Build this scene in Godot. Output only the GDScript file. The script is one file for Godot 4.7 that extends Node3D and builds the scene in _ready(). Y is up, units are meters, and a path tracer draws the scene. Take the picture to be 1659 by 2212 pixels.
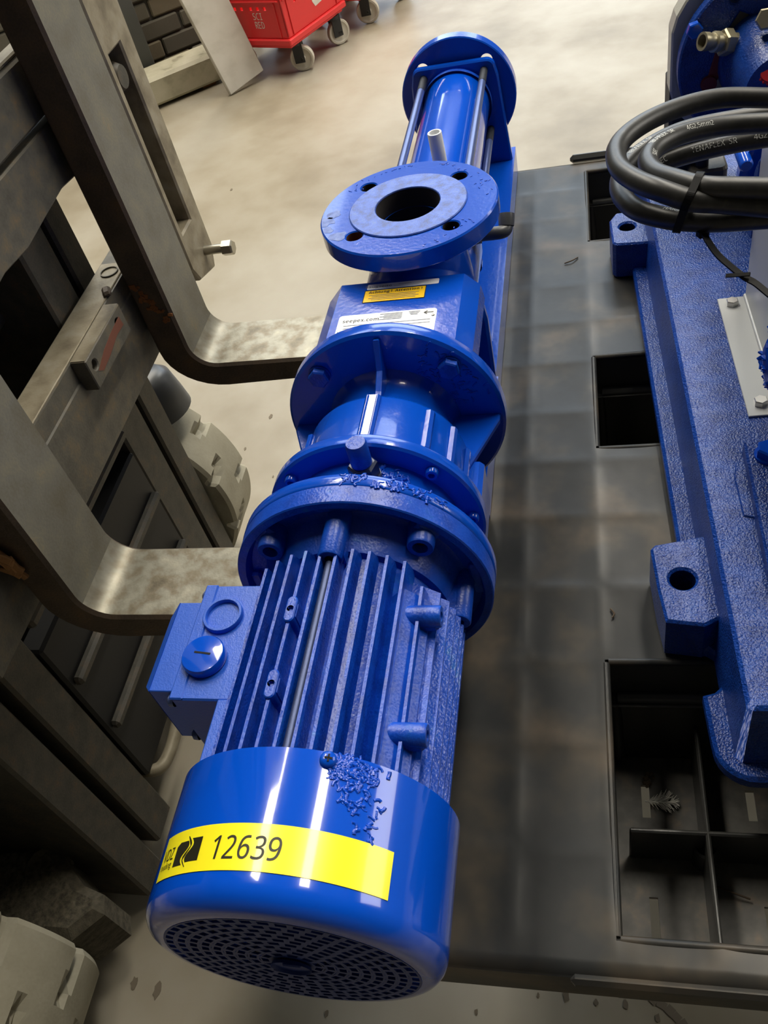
extends Node3D

const X := Vector3.RIGHT
const Y := Vector3.UP
const Z := Vector3.BACK
const DK := 0.625            # height of the pallet deck above the floor
var taken := {}
var M := {}

# ------------------------------------------------------------------ mesh collector
class MB:
	var v := PackedVector3Array()
	var n := PackedVector3Array()
	func tri(a: Vector3, b: Vector3, c: Vector3, na: Vector3, nb: Vector3, nc: Vector3) -> void:
		var g := (b - a).cross(c - a)
		if g.length_squared() < 1e-18:
			return
		if g.dot(na + nb + nc) > 0.0:
			v.append_array([a, c, b]); n.append_array([na, nc, nb])
		else:
			v.append_array([a, b, c]); n.append_array([na, nb, nc])
	func quad(a: Vector3, b: Vector3, c: Vector3, d: Vector3, nn: Vector3) -> void:
		tri(a, b, c, nn, nn, nn); tri(a, c, d, nn, nn, nn)
	func quadn(a: Vector3, b: Vector3, c: Vector3, d: Vector3, na: Vector3, nb: Vector3, nc: Vector3, nd: Vector3) -> void:
		tri(a, b, c, na, nb, nc); tri(a, c, d, na, nc, nd)
	# chamfered box
	func box(c: Vector3, s: Vector3, b := 0.0, r := Basis()) -> void:
		var h := s * 0.5
		b = minf(b, minf(h.x, minf(h.y, h.z)) * 0.98)
		for ax in 3:
			var e := [Vector3.ZERO, Vector3.ZERO, Vector3.ZERO]
			var i := ax; var j := (ax + 1) % 3; var k := (ax + 2) % 3
			for sg in [-1.0, 1.0]:
				var q := []
				for uv in [[-1, -1], [1, -1], [1, 1], [-1, 1]]:
					var p := Vector3.ZERO
					p[i] = sg * h[i]; p[j] = uv[0] * (h[j] - b); p[k] = uv[1] * (h[k] - b)
					q.append(c + r * p)
				var nn := Vector3.ZERO; nn[i] = sg
				quad(q[0], q[1], q[2], q[3], r * nn)
			if b > 0.0:
				for sj in [-1.0, 1.0]:
					for sk in [-1.0, 1.0]:
						var q := []
						for w in [[-1, 0], [1, 0], [1, 1], [-1, 1]]:
							var p := Vector3.ZERO
							p[i] = w[0] * (h[i] - b)
							p[j] = sj * (h[j] - (b if w[1] == 0 else 0.0)); p[k] = sk * (h[k] - (0.0 if w[1] == 0 else b))
							q.append(c + r * p)
						var nn := Vector3.ZERO; nn[j] = sj; nn[k] = sk
						quad(q[0], q[1], q[2], q[3], r * nn.normalized())
		if b > 0.0:
			for sx in [-1.0, 1.0]:
				for sy in [-1.0, 1.0]:
					for sz in [-1.0, 1.0]:
						var sn := Vector3(sx, sy, sz)
						var p0 := sn * Vector3(h.x, h.y - b, h.z - b); var p1 := sn * Vector3(h.x - b, h.y, h.z - b); var p2 := sn * Vector3(h.x - b, h.y - b, h.z)
						var nn := r * sn.normalized()
						tri(c + r * p0, c + r * p1, c + r * p2, nn, nn, nn)
	# profile of (radius, height) revolved about the local Y of xf
	func lathe(pr: Array, xf := Transform3D(), segs := 48, a0 := 0.0, a1 := TAU, sharp := 0.75) -> void:
		var m := pr.size()
		var sn := []
		for i in m - 1:
			var d: Vector2 = pr[i + 1] - pr[i]
			sn.append(Vector2(d.y, -d.x).normalized())
		for i in m - 1:
			var n0: Vector2 = sn[i]; var n1: Vector2 = sn[i]
			if i > 0 and sn[i - 1].dot(sn[i]) > sharp: n0 = (sn[i - 1] + sn[i]).normalized()
			if i < m - 2 and sn[i + 1].dot(sn[i]) > sharp: n1 = (sn[i + 1] + sn[i]).normalized()
			for s in segs:
				var t0 := lerpf(a0, a1, float(s) / segs); var t1 := lerpf(a0, a1, float(s + 1) / segs)
				var c0 := Vector2(sin(t0), cos(t0)); var c1 := Vector2(sin(t1), cos(t1))
				quadn(xf * Vector3(c0.x * pr[i].x, pr[i].y, c0.y * pr[i].x), xf * Vector3(c1.x * pr[i].x, pr[i].y, c1.y * pr[i].x),
					xf * Vector3(c1.x * pr[i + 1].x, pr[i + 1].y, c1.y * pr[i + 1].x), xf * Vector3(c0.x * pr[i + 1].x, pr[i + 1].y, c0.y * pr[i + 1].x),
					xf.basis * Vector3(c0.x * n0.x, n0.y, c0.y * n0.x), xf.basis * Vector3(c1.x * n0.x, n0.y, c1.y * n0.x),
					xf.basis * Vector3(c1.x * n1.x, n1.y, c1.y * n1.x), xf.basis * Vector3(c0.x * n1.x, n1.y, c0.y * n1.x))
	func tube(pts: Array, r, segs := 12, caps := true) -> void:
		var m := pts.size()
		var ref := Vector3(0.013, 0.97, 0.11).normalized()
		var rings := []; var norms := []
		var u := Vector3.ZERO
		for i in m:
			var d: Vector3 = (pts[mini(i + 1, m - 1)] - pts[maxi(i - 1, 0)]).normalized()
			if i == 0:
				if absf(d.dot(ref)) > 0.9: ref = Vector3.RIGHT
				u = d.cross(ref).normalized()
			u = (u - d * u.dot(d)).normalized()
			var w := d.cross(u)
			var rr: float = r[i] if r is Array else r
			var ring := []; var nn := []
			for s in segs:
				var t := TAU * s / segs
				var o := u * cos(t) + w * sin(t)
				ring.append(pts[i] + o * rr); nn.append(o)
			rings.append(ring); norms.append(nn)
		for i in m - 1:
			for s in segs:
				var s2 := (s + 1) % segs
				quadn(rings[i][s], rings[i][s2], rings[i + 1][s2], rings[i + 1][s], norms[i][s], norms[i][s2], norms[i + 1][s2], norms[i + 1][s])
		if caps:
			for e in [0, m - 1]:
				var d: Vector3 = (pts[0] - pts[1]).normalized() if e == 0 else (pts[m - 1] - pts[m - 2]).normalized()
				for s in segs: tri(pts[e], rings[e][s], rings[e][(s + 1) % segs], d, d, d)
	# polygon (local x, y) with holes, raised along local z from h0 to h1; edges bevelled by b
	# the face of a round flange with n bolt holes, cut into simple pieces: two beside every hole
	static func ring_caps(R: float, r: float, p: float, h: float, n: int, a0: float) -> Array:
		var out := []
		for i in n:
			var a := a0 + TAU * i / n
			for s in [-1.0, 1.0]:
				var q := PackedVector2Array()
				var e: float = a + s * PI / n
				for k in 13: var t := lerpf(e, a, k / 12.0); q.append(Vector2(cos(t), sin(t)) * r)
				for k in 11:
					var t := PI - PI * k / 10.0
					q.append((Vector2(p, 0) + Vector2(cos(t), s * sin(t)) * h).rotated(a))
				for k in 13: var t := lerpf(a, e, k / 12.0); q.append(Vector2(cos(t), sin(t)) * R)
				out.append(q)
		return out
	func extrude(poly: PackedVector2Array, holes: Array, h0: float, h1: float, xf := Transform3D(), b := 0.0, bottom := true, smooth_walls := false, caps := []) -> void:
		var loops := [poly]; loops.append_array(holes)
		var inner := []
		for li in loops.size():
			var L: PackedVector2Array = loops[li]
			inner.append(MB.inset(L, b if li == 0 else -b) if b > 0.0 else L)
		var faces := caps
		if caps.is_empty():
			var merged: PackedVector2Array = inner[0]
			var rest := inner.slice(1)
			for H in rest: merged = MB.bridge(merged, H)
			faces = [merged]
		for face in faces:
			var ix := Geometry2D.triangulate_polygon(face)
			if ix.is_empty(): print("no triangles for a cap of ", face.size(), " points, holes ", holes.size())
			for s in [1, 0]:
				if s == 0 and not bottom: continue
				var hz := h1 if s == 1 else h0
				var nn := xf.basis * (Z_ if s == 1 else -Z_)
				for t in range(0, ix.size(), 3):
					var q := []
					for k in 3: q.append(xf * Vector3(face[ix[t + k]].x, face[ix[t + k]].y, hz))
					tri(q[0], q[1], q[2], nn, nn, nn)
		for li in loops.size():
			var L: PackedVector2Array = loops[li]; var I: PackedVector2Array = inner[li]
			var ccw := not Geometry2D.is_polygon_clockwise(L)
			var out := 1.0 if (ccw == (li == 0)) else -1.0
			var k := L.size()
			var en := []
			for i in k:
				var e := L[(i + 1) % k] - L[i]
				en.append(Vector2(e.y, -e.x).normalized() * out)
			for i in k:
				var j := (i + 1) % k
				var na2: Vector2 = en[i]; var nb2: Vector2 = en[i]
				if smooth_walls:
					if en[(i + k - 1) % k].dot(en[i]) > 0.7: na2 = (en[(i + k - 1) % k] + en[i]).normalized()
					if en[j].dot(en[i]) > 0.7: nb2 = (en[j] + en[i]).normalized()
				var na := xf.basis * Vector3(na2.x, na2.y, 0); var nb := xf.basis * Vector3(nb2.x, nb2.y, 0)
				quadn(xf * Vector3(L[i].x, L[i].y, h0 + b), xf * Vector3(L[j].x, L[j].y, h0 + b), xf * Vector3(L[j].x, L[j].y, h1 - b), xf * Vector3(L[i].x, L[i].y, h1 - b), na, nb, nb, na)
				if b > 0.0:
					var up := xf.basis * Z_
					quadn(xf * Vector3(L[i].x, L[i].y, h1 - b), xf * Vector3(L[j].x, L[j].y, h1 - b), xf * Vector3(I[j].x, I[j].y, h1), xf * Vector3(I[i].x, I[i].y, h1), (na + up).normalized(), (nb + up).normalized(), (nb + up).normalized(), (na + up).normalized())
					if bottom:
						quadn(xf * Vector3(L[i].x, L[i].y, h0 + b), xf * Vector3(L[j].x, L[j].y, h0 + b), xf * Vector3(I[j].x, I[j].y, h0), xf * Vector3(I[i].x, I[i].y, h0), (na - up).normalized(), (nb - up).normalized(), (nb - up).normalized(), (na - up).normalized())
	const Z_ := Vector3(0, 0, 1)
	static func inset(L: PackedVector2Array, b: float) -> PackedVector2Array:
		var k := L.size(); var o := PackedVector2Array()
		var sg := -1.0 if Geometry2D.is_polygon_clockwise(L) else 1.0
		for i in k:
			var e0 := (L[i] - L[(i + k - 1) % k]).normalized(); var e1 := (L[(i + 1) % k] - L[i]).normalized()
			var n0 := Vector2(-e0.y, e0.x) * sg; var n1 := Vector2(-e1.y, e1.x) * sg
			var mm := (n0 + n1)
			var l := mm.length_squared()
			o.append(L[i] + mm * (2.0 * b / l if l > 0.3 else b))
		return o
	static func bridge(P: PackedVector2Array, H: PackedVector2Array) -> PackedVector2Array:
		var best := 1e9; var bi := 0; var bj := 0
		for i in P.size():
			for j in H.size():
				var d := P[i].distance_squared_to(H[j])
				if d < best: best = d; bi = i; bj = j
		var h := H
		if Geometry2D.is_polygon_clockwise(H) == Geometry2D.is_polygon_clockwise(P):
			h = H.duplicate(); h.reverse(); bj = H.size() - 1 - bj
		var o := PackedVector2Array()
		for i in bi + 1: o.append(P[i])
		for j in h.size(): o.append(h[(bj + j) % h.size()])
		var w := (h[bj] - P[bi]).normalized() * 4e-6
		var sg := -1.0 if Geometry2D.is_polygon_clockwise(P) else 1.0
		var e := Vector2(w.y, -w.x) * sg
		o.append(h[bj] + e); o.append(P[bi] + e)
		for i in range(bi + 1, P.size()): o.append(P[i])
		return o
	# a board in local x, y with rectangular holes, h thick along z
	func holed_board(R: Rect2, holes: Array, h: float, xf: Transform3D) -> void:
		var xs := [R.position.x, R.end.x]; var ys := [R.position.y, R.end.y]
		for q in holes: xs.append_array([q.position.x, q.end.x]); ys.append_array([q.position.y, q.end.y])
		xs.sort(); ys.sort()
		for i in xs.size() - 1:
			if xs[i + 1] - xs[i] < 1e-6: continue
			for j in ys.size() - 1:
				if ys[j + 1] - ys[j] < 1e-6: continue
				var c := Vector2((xs[i] + xs[i + 1]) / 2, (ys[j] + ys[j + 1]) / 2)
				var skip := false
				for q in holes:
					if q.has_point(c): skip = true
				if skip: continue
				for z in [0.0, h]:
					quad(xf * Vector3(xs[i], ys[j], z), xf * Vector3(xs[i + 1], ys[j], z), xf * Vector3(xs[i + 1], ys[j + 1], z), xf * Vector3(xs[i], ys[j + 1], z), xf.basis * Vector3(0, 0, 1.0 if z > 0 else -1.0))
		var all := holes.duplicate(); all.append(R)
		for q in all:
			var k := -1.0 if q == R else 1.0
			var p := [Vector2(q.position.x, q.position.y), Vector2(q.end.x, q.position.y), Vector2(q.end.x, q.end.y), Vector2(q.position.x, q.end.y)]
			var nn := [Vector3(0, 1, 0), Vector3(-1, 0, 0), Vector3(0, -1, 0), Vector3(1, 0, 0)]
			for e in 4:
				var a: Vector2 = p[e]; var b: Vector2 = p[(e + 1) % 4]
				quad(xf * Vector3(a.x, a.y, 0), xf * Vector3(b.x, b.y, 0), xf * Vector3(b.x, b.y, h), xf * Vector3(a.x, a.y, h), xf.basis * (nn[e] * k))
	func mesh(m: Material) -> ArrayMesh:
		var a := []; a.resize(Mesh.ARRAY_MAX)
		a[Mesh.ARRAY_VERTEX] = v; a[Mesh.ARRAY_NORMAL] = n
		var am := ArrayMesh.new()
		am.add_surface_from_arrays(Mesh.PRIMITIVE_TRIANGLES, a)
		am.surface_set_material(0, m)
		return am

# ------------------------------------------------------------------ naming helpers
func numbered(called: String) -> String:
	var k: int = taken.get(called, 0)
	taken[called] = k + 1
	return called if k == 0 else "%s_%03d" % [called, k]

func thing(called: String, label: String, category: String, at: Vector3, turn := 0.0, group := "") -> Node3D:
	var o := Node3D.new(); o.name = numbered(called); add_child(o, true)
	o.position = at; o.rotation.y = turn
	o.set_meta("label", label); o.set_meta("category", category)
	if group != "": o.set_meta("group", group)
	return o

func put(called: String, mesh: Mesh, parent: Node, at := Vector3.ZERO) -> MeshInstance3D:
	var o := MeshInstance3D.new(); o.mesh = mesh
	o.name = numbered(called) if parent == self else called
	parent.add_child(o, true); o.position = at
	return o

func obj(called: String, b: MB, mat: Material, parent: Node, at := Vector3.ZERO) -> MeshInstance3D:
	return put(called, b.mesh(mat), parent, at)

func struct(called: String, b: MB, mat: Material, parent: Node = self, at := Vector3.ZERO) -> MeshInstance3D:
	var o := obj(called, b, mat, parent, at)
	if parent == self: o.set_meta("kind", "structure")
	return o

func circle(c: Vector2, r: float, k := 24, a0 := 0.0) -> PackedVector2Array:
	var p := PackedVector2Array()
	for i in k: p.append(c + Vector2(cos(a0 + TAU * i / k), sin(a0 + TAU * i / k)) * r)
	return p

func rect(x0: float, y0: float, x1: float, y1: float, r := 0.0, k := 4) -> PackedVector2Array:
	if r <= 0.0: return PackedVector2Array([Vector2(x0, y0), Vector2(x1, y0), Vector2(x1, y1), Vector2(x0, y1)])
	var p := PackedVector2Array()
	for q in [[x1 - r, y1 - r, 0.0], [x0 + r, y1 - r, PI / 2], [x0 + r, y0 + r, PI], [x1 - r, y0 + r, PI * 1.5]]:
		for i in k + 1:
			var t: float = q[2] + PI / 2 * i / k
			p.append(Vector2(q[0] + r * cos(t), q[1] + r * sin(t)))
	return p

# a frame whose local y points along d
func along(at: Vector3, d: Vector3) -> Transform3D:
	d = d.normalized()
	var u := d.cross(X if absf(d.x) < 0.9 else Z).normalized()
	return Transform3D(Basis(u, d, u.cross(d)), at)

func plan(h := 0.0) -> Transform3D:      # polygon in (x, z), raised along y
	return Transform3D(Basis(X, Z, Y), Vector3(0, h, 0))

func hex_head(b: MB, at: Vector3, d: Vector3, af: float, h: float, spin := 0.0, washer := 0.0) -> void:
	var f := along(at, d)
	f.basis = f.basis * Basis(Y, spin)
	if washer > 0.0:
		b.lathe([Vector2(washer, 0), Vector2(washer, h * 0.22), Vector2(0, h * 0.22)], f, 28)
	var r := af / sqrt(3.0)
	var pr := [Vector2(r, 0.0), Vector2(r, h * 0.86), Vector2(r * 0.88, h), Vector2(0.0, h)]
	for i in 6:
		var t0 := TAU * i / 6; var t1 := TAU * (i + 1) / 6
		var c0 := Vector3(sin(t0), 0, cos(t0)); var c1 := Vector3(sin(t1), 0, cos(t1))
		var fn := f.basis * (c0 + c1).normalized()
		b.quad(f * (c0 * r), f * (c1 * r), f * (c1 * r + Y * h * 0.86), f * (c0 * r + Y * h * 0.86), fn)
		var cn := (fn + f.basis * Y).normalized()
		b.quad(f * (c0 * r + Y * h * 0.86), f * (c1 * r + Y * h * 0.86), f * (c1 * r * 0.86 + Y * h), f * (c0 * r * 0.86 + Y * h), cn)
		b.tri(f * (Y * h), f * (c0 * r * 0.86 + Y * h), f * (c1 * r * 0.86 + Y * h), f.basis * Y, f.basis * Y, f.basis * Y)

func socket_head(b: MB, at: Vector3, d: Vector3, r: float, h: float) -> void:
	b.lathe([Vector2(r, 0), Vector2(r, h * 0.88), Vector2(r * 0.9, h), Vector2(r * 0.52, h), Vector2(r * 0.5, h * 0.35), Vector2(0, h * 0.35)], along(at, d), 20)

func smooth_path(pts: Array, per := 8) -> Array:
	var o := []
	var m := pts.size()
	for i in m - 1:
		var p0: Vector3 = pts[maxi(i - 1, 0)]; var p1: Vector3 = pts[i]; var p2: Vector3 = pts[i + 1]; var p3: Vector3 = pts[mini(i + 2, m - 1)]
		for k in per:
			o.append(p1.cubic_interpolate(p2, p0, p3, float(k) / per))
	o.append(pts[m - 1])
	return o

# flat lettering as geometry; place() maps (x right, y up, z out) in metres to space
func letters(words: String, high: float, place: Callable, mat: Material, parent: Node, called := "lettering", stretch := 1.0, font := "Droid Sans", italic := 0.0) -> void:
	var f := SystemFont.new(); f.font_names = PackedStringArray([font.trim_suffix(" Bold")])
	if font.ends_with(" Bold"): f.font_weight = 700
	var t := TextMesh.new(); t.text = words; t.font = f; t.font_size = 32; t.depth = 0.0; t.curve_step = 0.8
	t.pixel_size = 1.0
	var a := t.get_mesh_arrays()
	var V: PackedVector3Array = a[Mesh.ARRAY_VERTEX]
	var ix: PackedInt32Array = a[Mesh.ARRAY_INDEX] if a[Mesh.ARRAY_INDEX] != null else PackedInt32Array()
	if ix.is_empty():
		for i in V.size(): ix.append(i)
	var k := high / 23.0                    # cap height of the face at 32 px
	var b := MB.new()
	for i in range(0, ix.size(), 3):
		var q := []
		for j in 3:
			var p := V[ix[i + j]]
			q.append(place.call(Vector3((p.x + p.y * italic) * k * stretch, p.y * k, 0.0)))
		var o: Vector3 = place.call(Vector3(V[ix[i]].x * k * stretch, V[ix[i]].y * k, 0.01)) - place.call(Vector3(V[ix[i]].x * k * stretch, V[ix[i]].y * k, 0.0))
		var nn := o.normalized()
		b.tri(q[0], q[1], q[2], nn, nn, nn)
	if b.v.size() > 0: obj(called, b, mat, parent)

# ------------------------------------------------------------------ materials
func field(size: int, freq: float, oct: int, sd: int, kind := FastNoiseLite.TYPE_SIMPLEX_SMOOTH, ridged := false) -> PackedByteArray:
	var n := FastNoiseLite.new()
	n.seed = sd; n.frequency = freq; n.noise_type = kind; n.fractal_octaves = oct
	if ridged: n.fractal_type = FastNoiseLite.FRACTAL_RIDGED
	var im := n.get_seamless_image(size, size, false, false, 0.15, true)
	im.convert(Image.FORMAT_L8)
	return im.get_data()

func lut(stops: Array) -> Array:
	var o := []
	for i in 256:
		var t := i / 255.0
		var c: Color = stops[0][1]
		for s in stops.size() - 1:
			if t >= stops[s][0]:
				c = stops[s][1].lerp(stops[s + 1][1], clampf((t - stops[s][0]) / maxf(stops[s + 1][0] - stops[s][0], 1e-5), 0, 1))
		o.append(c)
	return o

func colours(a: PackedByteArray, size: int, stops: Array) -> ImageTexture:
	var L := lut(stops)
	var d := PackedByteArray(); d.resize(size * size * 3)
	var lr := PackedByteArray(); var lg := PackedByteArray(); var lb := PackedByteArray()
	for c in L:
		lr.append(int(clampf(c.r, 0, 1) * 255)); lg.append(int(clampf(c.g, 0, 1) * 255)); lb.append(int(clampf(c.b, 0, 1) * 255))
	for i in size * size:
		var k := a[i]
		d[i * 3] = lr[k]; d[i * 3 + 1] = lg[k]; d[i * 3 + 2] = lb[k]
	return ImageTexture.create_from_image(Image.create_from_data(size, size, false, Image.FORMAT_RGB8, d))

func blend(a: PackedByteArray, b: PackedByteArray, w: float) -> PackedByteArray:
	var o := a.duplicate()
	for i in a.size(): o[i] = int(a[i] * (1.0 - w) + b[i] * w)
	return o

func relief(a: PackedByteArray, size: int, k: float) -> ImageTexture:
	var im := Image.create_from_data(size, size, false, Image.FORMAT_L8, a)
	im.convert(Image.FORMAT_RGBA8)
	im.bump_map_to_normal_map(k)
	return ImageTexture.create_from_image(im)

func plain(c: Color, rough := 0.5, metal := 0.0) -> StandardMaterial3D:
	var m := StandardMaterial3D.new()
	m.albedo_color = c; m.roughness = rough; m.metallic = metal
	return m

func tri_map(m: StandardMaterial3D, tile: float, world := true) -> StandardMaterial3D:
	m.uv1_triplanar = true; m.uv1_world_triplanar = world
	m.uv1_scale = Vector3.ONE / tile
	return m

func bumped(m: StandardMaterial3D, t: Texture2D, k: float) -> StandardMaterial3D:
	m.normal_enabled = true; m.normal_texture = t; m.normal_scale = k
	return m

func make_materials() -> void:
	var S := 512
	var fine := field(S, 0.045, 4, 11)
	var grain := field(S, 0.12, 3, 12)
	var cloud := field(S, 0.008, 5, 13)
	var cloud2 := field(S, 0.016, 5, 14)
	var cell := field(S, 0.05, 2, 15, FastNoiseLite.TYPE_CELLULAR)
	var vein := field(S, 0.012, 4, 16, FastNoiseLite.TYPE_SIMPLEX_SMOOTH, true)
	var n_peel := relief(blend(fine, cloud2, 0.4), S, 3.0)
	var n_cast := relief(blend(grain, fine, 0.5), S, 6.0)
	var pit := field(S, 0.09, 2, 19, FastNoiseLite.TYPE_CELLULAR)
	var n_pit := relief(blend(pit, grain, 0.45), S, 6.0)
	var n_rough := relief(blend(cloud2, grain, 0.4), S, 5.0)
	var n_wrink := relief(blend(vein, cell, 0.3), S, 9.0)
	var B := func(r, g, b): return Color(r / 255.0, g / 255.0, b / 255.0)

	# glossy blue machine paint, casting under paint, hammered blue
	M.paint = bumped(tri_map(plain(B.call(4, 74, 190), 0.22), 0.16), n_peel, 0.22); M.paint.metallic_specular = 0.35
	M.paint.clearcoat_enabled = true; M.paint.clearcoat = 0.5; M.paint.clearcoat_roughness = 0.06
	M.sheet = bumped(tri_map(plain(B.call(4, 78, 202), 0.16), 0.4), n_peel, 0.03); M.sheet.metallic_specular = 0.35
	M.sheet.clearcoat_enabled = true; M.sheet.clearcoat = 0.9; M.sheet.clearcoat_roughness = 0.05
	M.cast = bumped(tri_map(plain(Color.WHITE, 0.36), 0.16), n_cast, 0.25)
	M.cast.albedo_texture = colours(blend(cloud, cloud2, 0.4), S, [[0.0, B.call(4, 48, 136)], [0.45, B.call(6, 68, 178)], [0.75, B.call(8, 76, 188)], [1.0, B.call(40, 110, 176)]])
	M.satin = bumped(tri_map(plain(B.call(34, 90, 200), 0.36), 0.1), n_cast, 0.15)
	M.grille = plain(B.call(14, 48, 124), 0.5)
	M.wrinkle = bumped(tri_map(plain(B.call(6, 70, 190), 0.14), 0.05), n_wrink, 1.0)
	M.worn = bumped(tri_map(plain(Color.WHITE, 0.42), 0.12), n_cast, 0.35)
	M.worn.albedo_texture = colours(blend(cloud2, grain, 0.35), S, [[0.0, B.call(40, 52, 92)], [0.4, B.call(52, 84, 170)], [0.6, B.call(60, 98, 196)], [1.0, B.call(120, 134, 168)]])
	M.hammer = bumped(tri_map(plain(Color.WHITE, 0.3), 0.12), n_pit, 0.9)
	M.hammer.albedo_texture = colours(blend(grain, cloud, 0.5), S, [[0.0, B.call(6, 34, 92)], [0.5, B.call(14, 56, 136)], [1.0, B.call(38, 84, 164)]])
	M.rodblue = bumped(tri_map(plain(B.call(84, 100, 150), 0.33, 0.55), 0.02), n_cast, 0.3)
	M.rodgrey = bumped(tri_map(plain(B.call(74, 84, 116), 0.4, 0.6), 0.02), n_cast, 0.5)
	M.thread = bumped(tri_map(plain(B.call(36, 40, 48), 0.5, 0.4), 0.01), n_cast, 0.8)
	M.dark = plain(B.call(8, 9, 12), 0.8)
	M.bore = bumped(tri_map(plain(B.call(30, 24, 20), 0.85), 0.05), n_rough, 0.6)
	M.rust = bumped(tri_map(plain(B.call(92, 52, 30), 0.9), 0.05), n_rough, 0.8)
	M.hexdark = plain(B.call(26, 38, 70), 0.35, 0.2)

	# worn bare flange face
	M.face = bumped(tri_map(plain(Color.WHITE, 0.5), 0.08), n_cast, 0.4)
	M.face.albedo_texture = colours(blend(cloud2, grain, 0.3), S, [[0.0, B.call(46, 66, 128)], [0.45, B.call(88, 112, 182)], [0.7, B.call(104, 126, 190)], [1.0, B.call(140, 146, 168)]])

	# concrete floor
	var S2 := 1024
	var f1 := field(S2, 0.006, 6, 21); var f2 := field(S2, 0.03, 5, 22)
	M.floor = tri_map(plain(Color.WHITE, 0.43), 4.6); M.floor.metallic_specular = 0.42
	M.floor.albedo_texture = colours(blend(f1, f2, 0.22), S2, [[0.0, B.call(112, 103, 86)], [0.35, B.call(138, 129, 111)], [0.5, B.call(148, 140, 123)], [0.65, B.call(155, 148, 133)], [1.0, B.call(168, 163, 150)]])
	M.spot = plain(B.call(104, 94, 78), 0.8)

	# black recycled plastic with brown scuffs
	M.plastic = bumped(tri_map(plain(Color.WHITE, 0.31), 0.75), n_peel, 0.05); M.plastic.metallic_specular = 0.3
	M.plastic.albedo_texture = colours(blend(cloud, cloud2, 0.5), S, [[0.0, B.call(34, 36, 37)], [0.42, B.call(44, 45, 45)], [0.6, B.call(58, 55, 50)], [0.8, B.call(76, 68, 58)], [1.0, B.call(94, 82, 68)]])
	M.plasticdark = bumped(tri_map(plain(B.call(54, 54, 52), 0.34), 0.3), n_peel, 0.1)
	M.plasticgrey = bumped(tri_map(plain(Color.WHITE, 0.5), 0.22), n_peel, 0.1)
	M.plasticgrey.albedo_texture = colours(cloud2, S, [[0.0, B.call(62, 60, 57)], [0.6, B.call(84, 82, 77)], [1.0, B.call(112, 98, 84)]])

	# fork truck steels
	M.forkface = bumped(tri_map(plain(Color.WHITE, 0.46, 0.35), 0.24), n_rough, 0.15)
	M.forkface.albedo_texture = colours(blend(cloud, cloud2, 0.45), S, [[0.0, B.call(92, 84, 68)], [0.35, B.call(128, 118, 98)], [0.5, B.call(142, 138, 122)], [0.62, B.call(154, 150, 134)], [0.8, B.call(164, 158, 140)], [1.0, B.call(184, 178, 162)]])
	M.forkside = bumped(tri_map(plain(Color.WHITE, 0.6, 0.2), 0.25), n_rough, 0.25)
	M.forkside.albedo_texture = colours(blend(cloud, grain, 0.3), S, [[0.0, B.call(62, 54, 46)], [0.5, B.call(84, 72, 60)], [0.8, B.call(98, 80, 60)], [1.0, B.call(128, 90, 56)]])
	M.forkshank = bumped(tri_map(plain(Color.WHITE, 0.5, 0.2), 0.3), n_rough, 0.08)
	M.forkshank.albedo_texture = colours(blend(cloud, grain, 0.25), S, [[0.0, B.call(104, 98, 82)], [0.5, B.call(118, 116, 106)], [0.75, B.call(128, 124, 108)], [1.0, B.call(150, 124, 94)]])
	M.frame = bumped(tri_map(plain(Color.WHITE, 0.55, 0.15), 0.3), n_rough, 0.15)
	M.frame.albedo_texture = colours(blend(cloud2, grain, 0.25), S, [[0.0, B.call(72, 70, 62)], [0.5, B.call(94, 91, 82)], [0.75, B.call(108, 98, 80)], [1.0, B.call(136, 104, 76)]])
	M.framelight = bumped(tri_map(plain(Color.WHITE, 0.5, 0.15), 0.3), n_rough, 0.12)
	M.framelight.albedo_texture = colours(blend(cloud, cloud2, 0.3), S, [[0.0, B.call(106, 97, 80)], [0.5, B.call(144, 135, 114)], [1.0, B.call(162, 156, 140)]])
	M.mast = bumped(tri_map(plain(Color.WHITE, 0.55, 0.15), 0.28), n_rough, 0.12)
	M.mast.albedo_texture = colours(blend(cloud2, grain, 0.3), S, [[0.0, B.call(54, 53, 48)], [0.55, B.call(74, 71, 64)], [0.8, B.call(90, 76, 62)], [1.0, B.call(118, 86, 60)]])
	M.black = plain(B.call(15, 15, 16), 0.6)
	M.tyre = bumped(tri_map(plain(Color.WHITE, 0.8), 0.4), n_rough, 0.1)
	M.tyre.albedo_texture = colours(blend(cloud, grain, 0.2), S, [[0.0, B.call(136, 131, 113)], [0.6, B.call(158, 153, 135)], [1.0, B.call(172, 167, 150)]])
	M.groove = plain(B.call(40, 37, 30), 0.9)
	M.dirt = bumped(tri_map(plain(Color.WHITE, 0.95), 0.12), n_rough, 0.9)
	M.dirt.albedo_texture = colours(blend(cloud2, cell, 0.4), S, [[0.0, B.call(36, 33, 26)], [0.5, B.call(78, 73, 60)], [1.0, B.call(110, 104, 88)]])
	M.wood = bumped(tri_map(plain(B.call(150, 108, 62), 0.85), 0.05), n_rough, 1.0)
	M.rustbright = bumped(tri_map(plain(B.call(132, 84, 44), 0.9), 0.05), n_rough, 0.8)
	M.redoxide = bumped(tri_map(plain(B.call(112, 66, 50), 0.8), 0.05), n_rough, 0.4)
	M.zinc = plain(B.call(178, 174, 160), 0.3, 0.85)
	M.stainless = plain(B.call(205, 203, 198), 0.28, 0.85)
	M.alu = bumped(tri_map(plain(B.call(172, 174, 174), 0.5, 0.35), 0.2), n_peel, 0.05)
	M.alucast = bumped(tri_map(plain(B.call(186, 184, 172), 0.5, 0.2), 0.1), n_cast, 0.2)
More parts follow.
